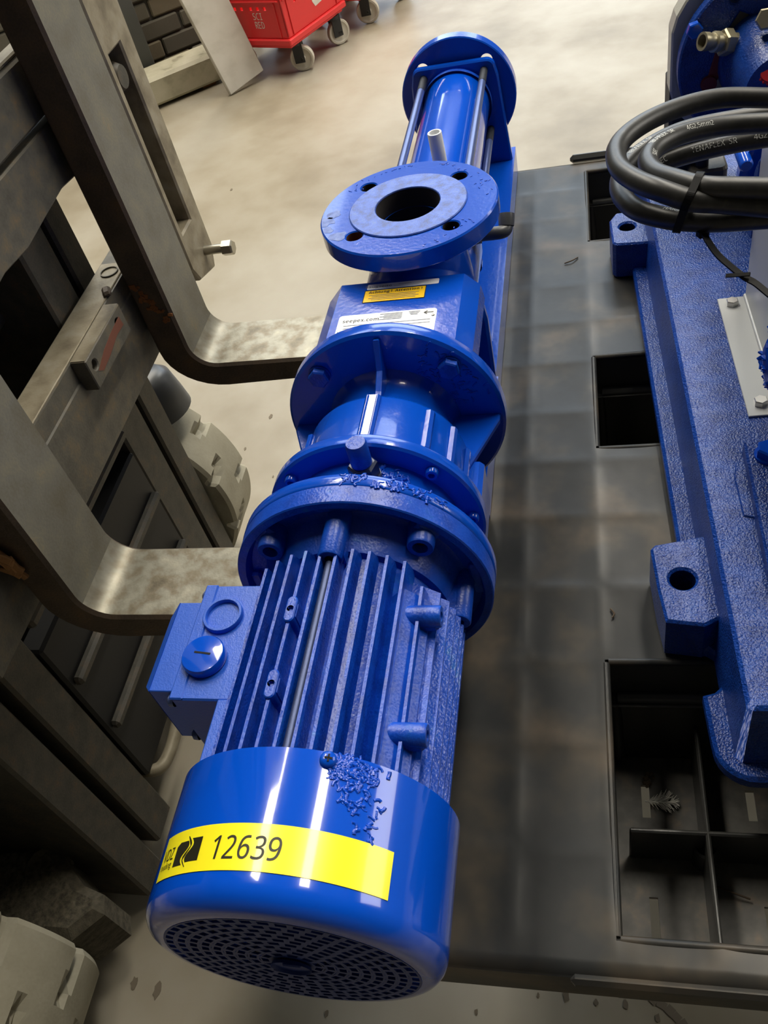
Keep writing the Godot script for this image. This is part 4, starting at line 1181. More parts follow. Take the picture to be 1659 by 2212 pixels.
	obj("wrinkled_paint", b, M.wrinkle, sf)
	# scraped patches on the flange's left rim
	b = MB.new()
	for q in [[-100.0, 0.086, 0.012], [-92.0, 0.079, 0.010], [-125.0, 0.081, 0.011], [-112.0, 0.087, 0.008]]:
		var poly := PackedVector2Array()
		for i in 14: var rr2: float = q[2] * rng.randf_range(0.55, 1.0); poly.append(Vector2(0.0035 + q[1] * sin(deg_to_rad(q[0])), -0.820 - q[1] * cos(deg_to_rad(q[0]))) + Vector2(cos(TAU * i / 14), sin(TAU * i / 14)) * rr2)
		var cut := Geometry2D.intersect_polygons(poly, circle(Vector2(0.0035, -0.820), 0.0905, 48))
		if cut.size() > 0: b.extrude(cut[0], [], 0.1030, 0.1032, plan())
	obj("scraped_patch", b, M.face, sf)
	# grey push-in elbow on the casing's right
	b = MB.new()
	b.lathe([Vector2(0.010, 0), Vector2(0.010, 0.008), Vector2(0.0075, 0.009), Vector2(0.0075, 0.026)], along(Vector3(0.055, 0.0305, -0.872), X), 20)
	hex_head(b, Vector3(0.059, 0.0305, -0.872), X, 0.017, 0.008, 0.2)
	b.tube(smooth_path([Vector3(0.076, 0.0305, -0.872), Vector3(0.087, 0.0305, -0.872), Vector3(0.093, 0.0305, -0.876), Vector3(0.0945, 0.034, -0.884)], 5), 0.0072, 16)
	b.lathe([Vector2(0.0085, 0), Vector2(0.009, 0.010), Vector2(0.0085, 0.0135), Vector2(0.0055, 0.0135), Vector2(0.0055, 0.008), Vector2(0, 0.008)], along(Vector3(0.0940, 0.0325, -0.880), Vector3(0.05, 0.75, -0.65)), 22)
	obj("elbow_fitting", b, M.fitting, t, at)
	# --- stator, tie rods, end plate, discharge flange
	b = MB.new(); b.lathe([Vector2(0.047, 0.93), Vector2(0.047, 1.30)], axial(0), 64)
	var stt := obj("stator_tube", b, M.sheet, t, at)
	b = MB.new(); b.lathe([Vector2(0.0505, 1.283), Vector2(0.0505, 1.2905), Vector2(0.0495, 1.292), Vector2(0.046, 1.292)], axial(0), 56)
	obj("collar", b, M.cast, stt)
	b = MB.new()
	b.lathe([Vector2(0.0085, 0), Vector2(0.0085, 0.053), Vector2(0.0082, 0.0535), Vector2(0.0064, 0.0535), Vector2(0.0062, 0.053), Vector2(0.0062, 0.02), Vector2(0, 0.02)], along(Vector3(0.0125, 0.040, -1.0), Vector3(-0.03, 1, 0.0)), 24)
	b.lathe([Vector2(0.0098, 0.006), Vector2(0.0098, 0.012), Vector2(0.0085, 0.012)], along(Vector3(0.0125, 0.040, -1.0), Y), 22)
	var wp := obj("tube_stub", b, M.whiteplastic, t, at)
	wp.set_meta("label", "open white plastic tube stub standing on the stator")
	for q in [[-0.0440, 0.0395], [0.0430, 0.0395], [0.0435, -0.0455], [-0.0440, -0.0455]]:
		b = MB.new(); b.tube([Vector3(q[0], q[1], -0.925), Vector3(q[0], q[1], -1.258)], 0.0053, 14)
		var rd := obj("stator_tie_rod", b, M.rodblue, t, at)
		b = MB.new(); b.tube([Vector3(q[0], q[1], -1.256), Vector3(q[0], q[1], -1.298)], 0.0056, 14)
		obj("threaded_end", b, M.thread, rd)
		b = MB.new(); b.lathe([Vector2(0.011, 0), Vector2(0.011, 0.012), Vector2(0, 0.012)], axial(-0.930, q[0], q[1]), 18)
		obj("rod_lug", b, M.paint, sc)
	b = MB.new()
	var ep := PackedVector2Array([Vector2(-0.073, -0.1), Vector2(-0.064, 0.030)])
	for i in 6: var a := PI - PI / 2 * i / 5.0; ep.append(Vector2(-0.049 + 0.012 * cos(a), 0.042 + 0.012 * sin(a)))
	for i in 6: var a := PI / 2 - PI / 2 * i / 5.0; ep.append(Vector2(0.047 + 0.012 * cos(a), 0.042 + 0.012 * sin(a)))
	ep.append_array(PackedVector2Array([Vector2(0.062, 0.030), Vector2(0.071, -0.1)]))
	b.extrude(ep, [], -1.309, -1.297, Transform3D(), 0.0022)
	obj("end_plate", b, M.paint, t, at)
	b = MB.new()
	var eh := [circle(Vector2.ZERO, 0.030, 32)]
	for a in 4: eh.append(circle(Vector2(0.0655, 0).rotated(PI / 4 + a * PI / 2), 0.0088, 20))
	b.extrude(circle(Vector2.ZERO, 0.0845, 80), eh, -1.334, -1.314, Transform3D(), 0.0016, true, true, MB.ring_caps(0.0845 - 0.0016, 0.0316, 0.0655, 0.0088 + 0.0016, 4, PI / 4))
	obj("discharge_flange", b, M.paint, t, at)
	b = MB.new(); b.lathe([Vector2(0.047, 1.305), Vector2(0.047, 1.318), Vector2(0.03, 1.318), Vector2(0.03, 1.334)], axial(0), 48)
	obj("discharge_neck", b, M.paint, t, at)

func oval(hw: float, hl: float) -> PackedVector2Array:
	var p := PackedVector2Array()
	for i in 9: var a := PI * i / 8.0; p.append(Vector2(hw * cos(a), hl - hw + hw * sin(a)))
	for i in 9: var a := PI + PI * i / 8.0; p.append(Vector2(hw * cos(a), -hl + hw + hw * sin(a)))
	return p

func fin(x: float, r: float, up: float, z0: float, z1: float) -> MB:
	var b := MB.new()
	var h := sqrt(maxf(r * r - x * x, 0.0)); var h0 := sqrt(maxf(0.066 * 0.066 - x * x, 0.0004)) - 0.006
	var prof := [Vector2(0.0019, h0), Vector2(0.0011, h)]
	var zz := [[z0 - 0.006, z0 + 0.006], [z1, z1]]
	var P := func(s: float, k: int, e: int): return Vector3(x + s * prof[k].x, up * prof[k].y, zz[e][k])
	for s in [-1.0, 1.0]: b.quad(P.call(s, 0, 0), P.call(s, 0, 1), P.call(s, 1, 1), P.call(s, 1, 0), Vector3(s, 0.05 * up, 0).normalized())
	b.quad(P.call(-1.0, 1, 0), P.call(1.0, 1, 0), P.call(1.0, 1, 1), P.call(-1.0, 1, 1), Vector3(0, up, 0))
	b.quad(P.call(-1.0, 0, 0), P.call(1.0, 0, 0), P.call(1.0, 1, 0), P.call(-1.0, 1, 0), -Z)
	return b

func fin_side(y: float, r: float, sd: float, z0: float, z1: float) -> MB:
	var b := fin(y, r, 1.0, z0, z1)
	# turn an upright fin on its side: (x, y) -> (y, x)
	for i in b.v.size(): b.v[i] = Vector3(b.v[i].y * sd, b.v[i].x, b.v[i].z); b.n[i] = Vector3(b.n[i].y * sd, b.n[i].x, b.n[i].z)
	if sd > 0.0:
		for i in range(0, b.v.size(), 3):
			var q := b.v[i]; b.v[i] = b.v[i + 1]; b.v[i + 1] = q
			var w := b.n[i]; b.n[i] = b.n[i + 1]; b.n[i + 1] = w
	return b

# a short raised wrinkle of paint lying on a cylinder, on an upright face, on a level face
func worm(b: MB, a: float, z: float, r: float, rng: RandomNumberGenerator) -> void:
	var pts := []
	var d := rng.randf() * TAU
	var u := a; var w := z
	for i in 4:
		pts.append(ang(u, r - 0.0006, w)); u += rad_to_deg(cos(d) * 0.0017 / r); w += sin(d) * 0.0017; d += rng.randf_range(-1.1, 1.1)
	b.tube(smooth_path(pts, 2), rng.randf_range(0.0008, 0.0015), 6)

func worm_flat(b: MB, p: Vector3, rng: RandomNumberGenerator) -> void:
	var pts := []; var d := rng.randf() * TAU
	for i in 4:
		pts.append(p); p += Vector3(cos(d), sin(d), 0) * 0.002; d += rng.randf_range(-1.0, 1.0)
	b.tube(smooth_path(pts, 2), rng.randf_range(0.0004, 0.0009), 6)

func worm_up(b: MB, p: Vector3, rng: RandomNumberGenerator) -> void:
	var pts := []; var d := rng.randf() * TAU
	for i in 3:
		pts.append(p); p += Vector3(cos(d), 0, sin(d)) * 0.0013; d += rng.randf_range(-1.0, 1.0)
	b.tube(smooth_path(pts, 2), rng.randf_range(0.0003, 0.0006), 6)

# ------------------------------------------------------------------ second machine on the pallet's right; built in its own frame
func build_machine() -> void:
	var t := thing("pump_baseplate_unit", "blue cast base plate machine with bolt lugs and grey guard right of the pump", "machine", Vector3(0.072, DK + 0.0009, -0.56), 0.034)
	var b := MB.new()
	var rng := RandomNumberGenerator.new(); rng.seed = 9
	# foot flange with a rounded near corner and a handling notch
	var fo := PackedVector2Array([Vector2(0.40, -0.62), Vector2(0.0, -0.62), Vector2(0.0, 0.128)])
	for i in 9:
		var a := -PI / 2 + PI * i / 8.0
		fo.append(Vector2(0.004 + 0.016 * cos(a), 0.150 + 0.022 * sin(a)))
	fo.append(Vector2(0.0005, 0.173)); fo.append(Vector2(0.0015, 0.210))
	for i in 8:
		var a := PI - PI / 2 * i / 7.0
		fo.append(Vector2(0.030 + 0.028 * cos(a), 0.219 + 0.028 * sin(a)))
	fo.append(Vector2(0.40, 0.250))
	b.extrude(fo, [], 0.0, 0.015, plan(), 0.003)
	obj("foot_flange", b, M.hammer, t)
	# hollow body: slightly leaning walls under a top plate
	b = MB.new()
	var lo := [Vector2(0.40, -0.62), Vector2(0.0155, -0.62), Vector2(0.0155, 0.2290), Vector2(0.0205, 0.2340), Vector2(0.40, 0.2340)]
	var hi := [Vector2(0.40, -0.62), Vector2(0.0215, -0.62), Vector2(0.0190, 0.2225), Vector2(0.0228, 0.2262), Vector2(0.40, 0.2262)]
	var en := []
	for i in lo.size() - 1:
		var e: Vector2 = lo[i + 1] - lo[i]
		en.append(Vector3(-absf(e.y), 0.07, absf(e.x)).normalized() if i > 0 else -Z)
	for i in lo.size() - 1:
		var n0: Vector3 = en[i]; var n1: Vector3 = en[i]
		var p0 := Vector3(lo[i].x, 0.002, lo[i].y); var p1 := Vector3(lo[i + 1].x, 0.002, lo[i + 1].y)
		var q0 := Vector3(hi[i].x, 0.082, hi[i].y); var q1 := Vector3(hi[i + 1].x, 0.082, hi[i + 1].y)
		b.quadn(p0, p1, q1, q0, n0, n1, n1, n0)
		var c0 := Vector3(0.003, 0.003, -0.003) if i > 0 else Vector3(0, 0.003, 0)
		b.quadn(q0, q1, q1 + Vector3(0.003, 0.003, -0.003), q0 + c0, (n0 + Y).normalized(), (n1 + Y).normalized(), (n1 + Y).normalized(), (n0 + Y).normalized())
	var tp := PackedVector2Array()
	for i in hi.size(): tp.append(hi[i] + Vector2(0.003 if i > 0 and i < hi.size() - 1 else 0.0, -0.003))
	b.extrude(tp, [], 0.080, 0.085, plan())
	obj("base_body", b, M.hammer, t)
	# bolt lugs
	var lug := func(poly: PackedVector2Array, hole: Vector2, r: float, foot: float):
		var l := MB.new()
		l.extrude(poly, [circle(hole, r, 24)], 0.0, 0.050, plan(), 0.0022, true)
		obj("bolt_lug", l, M.hammer, t)
		var f := MB.new(); f.lathe([Vector2(r, 0.047), Vector2(r, 0.002), Vector2(0, 0.002)], Transform3D(Basis(), Vector3(hole.x, 0, hole.y)), 24)
		obj("lug_hole", f, M.dark, t)
	lug.call(PackedVector2Array([Vector2(-0.0285, 0.046), Vector2(-0.024, 0.041), Vector2(0.022, 0.033), Vector2(0.024, 0.120), Vector2(0.006, 0.1295), Vector2(-0.024, 0.124), Vector2(-0.027, 0.090)]), Vector2(-0.0055, 0.081), 0.0108, 0)
	lug.call(PackedVector2Array([Vector2(-0.024, -0.513), Vector2(-0.015, -0.530), Vector2(0.020, -0.530), Vector2(0.022, -0.450), Vector2(-0.020, -0.4545), Vector2(-0.024, -0.460)]), Vector2(-0.003, -0.494), 0.0100, 0)
	# pad of the pump foot on the base, with its bolt
	b = MB.new()
	b.extrude(PackedVector2Array([Vector2(0.0575, -0.030), Vector2(0.20, -0.038), Vector2(0.20, 0.19), Vector2(0.060, 0.19), Vector2(0.0525, 0.110), Vector2(0.0535, 0.070)]), [], 0.083, 0.100, plan(), 0.002)
	b.extrude(PackedVector2Array([Vector2(0.050, -0.018), Vector2(0.06, -0.022), Vector2(0.06, 0.05), Vector2(0.046, 0.045), Vector2(0.046, 0.0)]), [], 0.083, 0.0865, plan(), 0.001)
	obj("foot_pad", b, M.hammer, t)
	b = MB.new(); hex_head(b, Vector3(0.0745, 0.100, -0.010), Y, 0.019, 0.011, 0.3, 0.012)
	obj("bolt", b, M.paint, t)
	# pump body standing on the pad, only its flaking edge shows
	b = MB.new()
	b.lathe([Vector2(0.0, -0.02), Vector2(0.052, -0.02), Vector2(0.056, -0.016), Vector2(0.056, 0.0), Vector2(0.05, 0.01), Vector2(0.05, 0.15), Vector2(0.0, 0.15)], Transform3D(Basis(X, Z, -Y), Vector3(0.1265, 0.168, -0.045)), 40)
	b.box(Vector3(0.12, 0.125, 0.04), Vector3(0.035, 0.06, 0.10), 0.006)
	for k in 46:
		var a := rng.randf_range(-2.6, -0.6)
		b.box(Vector3(0.1265 + 0.0555 * sin(a), 0.168 + 0.0555 * cos(a), -0.0655 + rng.randf() * 0.02), Vector3(0.0015, 0.004, 0.006) * rng.randf_range(0.6, 1.3), 0.0, Basis(Vector3(rng.randf() - 0.5, rng.randf() - 0.5, 1).normalized(), -a + rng.randfn(0, 0.4)))
	obj("pump_body", b, M.paint, t)
	# grey folded coupling guard
	b = MB.new()
	b.extrude(rect(0.0705, -0.263, 0.0985, -0.0755), [], 0.085, 0.0872, plan(), 0.0005)
	b.tube([Vector3(0.0985, 0.0880, -0.263), Vector3(0.0985, 0.0880, -0.0755)], 0.0022, 12)
	b.box(Vector3(0.0998, 0.196, -0.16925), Vector3(0.0022, 0.216, 0.1875), 0.0005)
	b.box(Vector3(0.165, 0.303, -0.16925), Vector3(0.132, 0.0022, 0.1875), 0.0005)
	b.box(Vector3(0.231, 0.196, -0.16925), Vector3(0.0022, 0.216, 0.1875), 0.0005)
	b.extrude(rect(0.231, -0.263, 0.259, -0.0755), [], 0.085, 0.0872, plan(), 0.0005)
	var cg := obj("coupling_guard", b, M.alu, t)
	for z in [-0.2505, -0.0915]:
		b = MB.new(); hex_head(b, Vector3(0.0835, 0.0872, z), Y, 0.0112, 0.0058, 0.55)
		obj("guard_bolt", b, M.stainless, cg)
	# gear motor end: grey motor flange, blue adapter disc with hub, fittings
	var D := Vector3(0.1435, 0.236, -0.49)
	var fz := func(z: float): return Transform3D(Basis(X, Z, -Y), Vector3(D.x, D.y, z))
	b = MB.new()
	var oct := PackedVector2Array()
	for i in 40:
		var a := TAU * i / 40.0
		var r := 0.1075
		r = minf(r, 0.1005 / maxf(absf(cos(a)), 0.01)); r = minf(r, 0.104 / maxf(absf(sin(a)), 0.01))
		oct.append(Vector2(r * cos(a), r * sin(a)))
	b.extrude(oct, [], 0.0, 0.030, Transform3D(Basis(X, Y, Z), Vector3(D.x + 0.004, D.y, -0.545)), 0.002)
	obj("motor_flange", b, M.alucast, t)
	b = MB.new()
	var holes := [PackedVector2Array([Vector2(-0.046, 0.028), Vector2(-0.030, 0.052), Vector2(-0.018, 0.046), Vector2(-0.024, 0.012), Vector2(-0.030, -0.030), Vector2(-0.048, -0.050), Vector2(-0.062, -0.030), Vector2(-0.054, 0.0)])]
	for a in [118.0, 60.0]: holes.append(circle(Vector2(0.076 * cos(deg_to_rad(a)), 0.076 * sin(deg_to_rad(a))), 0.0062, 16))
	b.extrude(circle(Vector2.ZERO, 0.0915, 72), holes, 0.0, 0.018, Transform3D(Basis(X, Y, Z), Vector3(D.x, D.y, -0.508)), 0.002, true, true)
	var ad := obj("adapter_disc", b, M.hammer, t)
	b = MB.new()
	b.lathe([Vector2(0.050, -0.004), Vector2(0.048, 0.02), Vector2(0.040, 0.05), Vector2(0.034, 0.08), Vector2(0.020, 0.084), Vector2(0, 0.084)], fz.call(-0.49), 40)
	obj("hub", b, M.hammer, t)
	b = MB.new(); hex_head(b, Vector3(D.x - 0.0765, D.y + 0.043, -0.49), Z, 0.015, 0.009, 0.2)
	obj("disc_bolt", b, M.paint, ad)
	b = MB.new()
	b.lathe([Vector2(0.0098, 0), Vector2(0.0098, 0.03), Vector2(0.0085, 0.031), Vector2(0.0085, 0.038), Vector2(0.0105, 0.039), Vector2(0.0105, 0.044), Vector2(0.0085, 0.045), Vector2(0.0085, 0.051), Vector2(0.0092, 0.052), Vector2(0.0092, 0.059), Vector2(0.0066, 0.059), Vector2(0.0066, 0.04), Vector2(0, 0.04)], along(Vector3(D.x - 0.022, D.y + 0.022, -0.482), Vector3(-0.86, 0.32, 0.40)), 24)
	hex_head(b, Vector3(D.x - 0.042, D.y + 0.0295, -0.4725), Vector3(-0.86, 0.32, 0.40), 0.0235, 0.011)
	obj("pipe_nipple", b, M.brass, t)
	b = MB.new()
	b.tube(smooth_path([Vector3(D.x - 0.016, D.y + 0.016, -0.485), Vector3(D.x - 0.010, D.y + 0.004, -0.488), Vector3(D.x - 0.014, D.y - 0.014, -0.492)], 5), 0.011, 16)
	obj("pipe_bend", b, M.fitting, t)
	b = MB.new(); b.lathe([Vector2(0.0, 0.004), Vector2(0.0085, 0.004), Vector2(0.009, 0)], fz.call(-0.489).translated(Vector3(-0.058, -0.018, 0)), 20)
	b.box(Vector3(D.x - 0.050, D.y + 0.002, -0.4895), Vector3(0.012, 0.034, 0.002), 0.0008, Basis(Z, -0.25))
	obj("red_paint_mark", b, M.redpaint, ad)
	b = MB.new()
	for k in 18:
		var a := TAU * k / 18.0
		b.box(Vector3(0.0117 * cos(a), 0.0, 0.0117 * sin(a)), Vector3(0.003, 0.012, 0.003), 0.0012, Basis(Y, -a))
	b.lathe([Vector2(0.0115, -0.006), Vector2(0.0115, 0.005), Vector2(0.010, 0.007), Vector2(0, 0.0075)], Transform3D(), 28)
	for i in b.v.size():
		var q := along(Vector3.ZERO, Vector3(-0.25, 0.55, 0.8)).basis
		b.v[i] = q * b.v[i] + Vector3(D.x - 0.0095, D.y + 0.017, -0.412); b.n[i] = q * b.n[i]
	obj("red_cap", b, M.red, t)
	b = MB.new(); hex_head(b, Vector3(D.x - 0.0105, D.y + 0.053, -0.455), Vector3(-0.2, 0.4, 0.9), 0.019, 0.014)
	obj("brass_plug", b, M.brass, t)
	# dark rubber block under the flange, with raised letters
	b = MB.new(); b.box(Vector3(0.069, 0.152, -0.545), Vector3(0.042, 0.115, 0.05), 0.004)
	var mb := obj("motor_foot", b, M.casterdark, t)
	letters("NBC", 0.010, func(p: Vector3): return Vector3(0.069 + p.x, 0.140 + p.y, -0.5196 + p.z), M.fitting, mb, "lettering", 1.1)
	# clutter between guard and disc
	b = MB.new()
	b.extrude(rect(0.072, -0.545, 0.118, -0.50, 0.01), [], 0.085, 0.108, plan(), 0.003)
	obj("clamp_block", b, M.frame, t)
	b = MB.new()
	b.lathe([Vector2(0.008, 0.10), Vector2(0.008, 0.122), Vector2(0.013, 0.124), Vector2(0.013, 0.130), Vector2(0, 0.131)], Transform3D(Basis(), Vector3(0.088, 0, -0.515)), 20)
	obj("clamp_bolt", b, M.casterdark, t)
	b = MB.new()
	b.lathe([Vector2(0.048, -0.012), Vector2(0.062, -0.012), Vector2(0.062, 0.0), Vector2(0.052, 0.002), Vector2(0.048, 0.0)], Transform3D(Basis(X, Z, -Y), Vector3(0.148, 0.205, -0.29)), 48)
	obj("coupling_ring", b, M.paint, t)
	for q in [[-0.0595, 0.024], [-0.056, -0.026]]:
		b = MB.new(); b.lathe([Vector2(0.0065, -0.022), Vector2(0.0065, 0.012), Vector2(0.005, 0.014), Vector2(0, 0.014)], Transform3D(Basis(X, Z, -Y), Vector3(0.148 + q[0], 0.205 + q[1], -0.285)), 18)
		obj("ring_bolt", b, M.paint, t)
	b = MB.new(); b.tube([Vector3(0.148, 0.205, -0.48), Vector3(0.148, 0.205, -0.10)], 0.028, 28)
	b.box(Vector3(0.165, 0.14, -0.40), Vector3(0.09, 0.11, 0.10), 0.01)
	obj("bearing_bracket", b, M.hammer, t)

# ------------------------------------------------------------------ cable coil on the guard, held by ties
func build_cable() -> void:
	var t := thing("cable_coil", "coiled black rubber power cable lying on the grey guard", "cable", Vector3(0.20, 0.94, -0.70))
	var at := -t.position
	var paths := CABLES
	for q in paths:
		var b := MB.new()
		var pts := smooth_path(q, 10)
		b.tube(pts, 0.0074, 20)
		obj("cable_turn", b, M.cable, t, at)
	# white print running along the cable
	var run := func(path: Array, s0: float, lift_dir: Vector3, words: String, high: float, flip: bool):
		var pts := smooth_path(path, 24)
		var acc := [0.0]
		for i in pts.size() - 1: acc.append(acc[i] + pts[i].distance_to(pts[i + 1]))
		var put_at := func(p: Vector3):
			var s: float = s0 + (-p.x if flip else p.x)
			var i := 0
			while i < acc.size() - 2 and acc[i + 1] < s: i += 1
			var f := clampf((s - acc[i]) / maxf(acc[i + 1] - acc[i], 1e-6), 0, 1)
			var c: Vector3 = pts[i].lerp(pts[i + 1], f)
			var d: Vector3 = (pts[i + 1] - pts[i]).normalized() * (-1.0 if flip else 1.0)
			var o := (lift_dir - d * lift_dir.dot(d)).normalized()
			var u := o.cross(d)
			var a := p.y / 0.0074
			return c + (o * cos(a) + u * sin(a)) * (0.00755 + p.z)
		letters(words, high, put_at, M.print_white, t, "print")
		t.get_child(t.get_child_count() - 1).position = at
	for w in PRINTS: run.call(CABLES[w[0]], w[1], w[2], w[3], w[4], w[5])
	var ribbon := func(pts: Array, wide: Callable, wd: float, called: String):
		var q := MB.new()
		for i in pts.size() - 1:
			var d: Vector3 = (pts[i + 1] - pts[i]).normalized()
			var s0: Vector3 = wide.call(d); var u := s0.cross(d).normalized() * 0.0006; s0 *= wd
			var e := [pts[i] - s0 - u, pts[i] + s0 - u, pts[i] + s0 + u, pts[i] - s0 + u]
			var f := [pts[i + 1] - s0 - u, pts[i + 1] + s0 - u, pts[i + 1] + s0 + u, pts[i + 1] - s0 + u]
			var nn := [-u.normalized(), s0.normalized(), u.normalized(), -s0.normalized()]
			for k in 4: q.quad(e[k], e[(k + 1) % 4], f[(k + 1) % 4], f[k], nn[k])
		return obj(called, q, M.tie, t, at)
	ribbon.call(TIE_LOOP, func(d): return (TIE_DIR - d * TIE_DIR.dot(d)).normalized(), 0.0026, "cable_tie")
	ribbon.call(smooth_path(TIE_TAIL, 8), func(d): return d.cross(Vector3(0.25, 0.85, 0.45)).normalized(), 0.0022, "tie_tail")
	ribbon.call(smooth_path(TIE_END, 4), func(d): return d.cross(Vector3(0.0, 0.85, 0.5)).normalized(), 0.0012, "tie_tail")
	var hd := MB.new(); hd.box(TIE_TAIL[1], Vector3(0.008, 0.006, 0.006), 0.001, Basis(Y, 0.5))
	obj("tie_head", hd, M.tie, t, at)

const CABLES := [
	[Vector3(0.1759, 0.9650, -0.7116), Vector3(0.1584, 0.9680, -0.7175), Vector3(0.1402, 0.9720, -0.7156), Vector3(0.1062, 0.9780, -0.7135), Vector3(0.0765, 0.9820, -0.6998), Vector3(0.0515, 0.9850, -0.6793), Vector3(0.0325, 0.9870, -0.6545), Vector3(0.0237, 0.9880, -0.6299), Vector3(0.0247, 0.9890, -0.6028), Vector3(0.0339, 0.9900, -0.5811), Vector3(0.0478, 0.9900, -0.5646), Vector3(0.0675, 0.9850, -0.5554), Vector3(0.0878, 0.9800, -0.5563), Vector3(0.1161, 0.9750, -0.5536), Vector3(0.1418, 0.9720, -0.5481), Vector3(0.1911, 0.9720, -0.5493), Vector3(0.2318, 0.9710, -0.5720), Vector3(0.2529, 0.9693, -0.6102), Vector3(0.2489, 0.9675, -0.6537), Vector3(0.2207, 0.9659, -0.6908), Vector3(0.1759, 0.9650, -0.7116), Vector3(0.1733, 0.9654, -0.7125)],
	[Vector3(0.1659, 0.9650, -0.6801), Vector3(0.1359, 0.9680, -0.6831), Vector3(0.1027, 0.9720, -0.6796), Vector3(0.0736, 0.9770, -0.6653), Vector3(0.0538, 0.9800, -0.6455), Vector3(0.0455, 0.9820, -0.6222), Vector3(0.0487, 0.9840, -0.5987), Vector3(0.0611, 0.9880, -0.5770), Vector3(0.0757, 0.9900, -0.5609), Vector3(0.0953, 0.9880, -0.5580), Vector3(0.1153, 0.9860, -0.5559), Vector3(0.1406, 0.9840, -0.5508), Vector3(0.1799, 0.9838, -0.5523), Vector3(0.2120, 0.9811, -0.5707), Vector3(0.2284, 0.9766, -0.6011), Vector3(0.2247, 0.9716, -0.6353), Vector3(0.2018, 0.9673, -0.6642), Vector3(0.1659, 0.9650, -0.6801), Vector3(0.1614, 0.9654, -0.6806)],
	[Vector3(0.1756, 0.9500, -0.7232), Vector3(0.1443, 0.9520, -0.7290), Vector3(0.1092, 0.9540, -0.7245), Vector3(0.0789, 0.9560, -0.7139), Vector3(0.0541, 0.9570, -0.6951), Vector3(0.0363, 0.9570, -0.6726), Vector3(0.0268, 0.9580, -0.6449), Vector3(0.0269, 0.9600, -0.6162), Vector3(0.0363, 0.9620, -0.5904), Vector3(0.0534, 0.9630, -0.5743), Vector3(0.0696, 0.9630, -0.5669), Vector3(0.0897, 0.9630, -0.5619), Vector3(0.1186, 0.9620, -0.5613), Vector3(0.1459, 0.9600, -0.5619), Vector3(0.1943, 0.9599, -0.5641), Vector3(0.2338, 0.9584, -0.5874), Vector3(0.2537, 0.9561, -0.6255), Vector3(0.2486, 0.9534, -0.6681), Vector3(0.2201, 0.9512, -0.7039), Vector3(0.1756, 0.9500, -0.7232), Vector3(0.1709, 0.9503, -0.7241)],
	[Vector3(0.1733, 0.9450, -0.7061), Vector3(0.1417, 0.9450, -0.7060), Vector3(0.1072, 0.9450, -0.7021), Vector3(0.0779, 0.9440, -0.6965), Vector3(0.0598, 0.9430, -0.6897), Vector3(0.0515, 0.9420, -0.6813), Vector3(0.0558, 0.9420, -0.6598), Vector3(0.0725, 0.9430, -0.6361), Vector3(0.0884, 0.9450, -0.6156), Vector3(0.1256, 0.9450, -0.5962), Vector3(0.1529, 0.9450, -0.5899), Vector3(0.1876, 0.9450, -0.5919), Vector3(0.2158, 0.9450, -0.6088), Vector3(0.2299, 0.9450, -0.6363), Vector3(0.2260, 0.9450, -0.6669), Vector3(0.2053, 0.9450, -0.6924), Vector3(0.1733, 0.9450, -0.7061), Vector3(0.1685, 0.9450, -0.7061)]]
const PRINTS := [
	[1, 0.0867, Vector3(0.100, 0.800, 0.600), "4G2,5mm2", 0.0036, true],
	[1, 0.1244, Vector3(-0.200, 0.800, 0.500), "TENAFLEX  SR", 0.0034, true],
	[1, 0.1517, Vector3(0.500, 0.700, 0.300), "SILEC", 0.0034, true],
	[3, 0.0742, Vector3(0.000, 0.700, 0.700), "TENAFLEX  SR", 0.0042, true],
	[3, 0.1195, Vector3(0.000, 0.700, 0.700), "SILEC", 0.0040, true],
	[3, 0.0296, Vector3(0.000, 0.700, 0.700), "4G2,5mm2", 0.0042, true],
	[2, 0.1473, Vector3(-0.300, 0.800, 0.400), "TENAFLEX  SR", 0.0034, true],
	[2, 0.2804, Vector3(-0.100, 0.900, -0.100), "HAR U1000", 0.0034, false]]
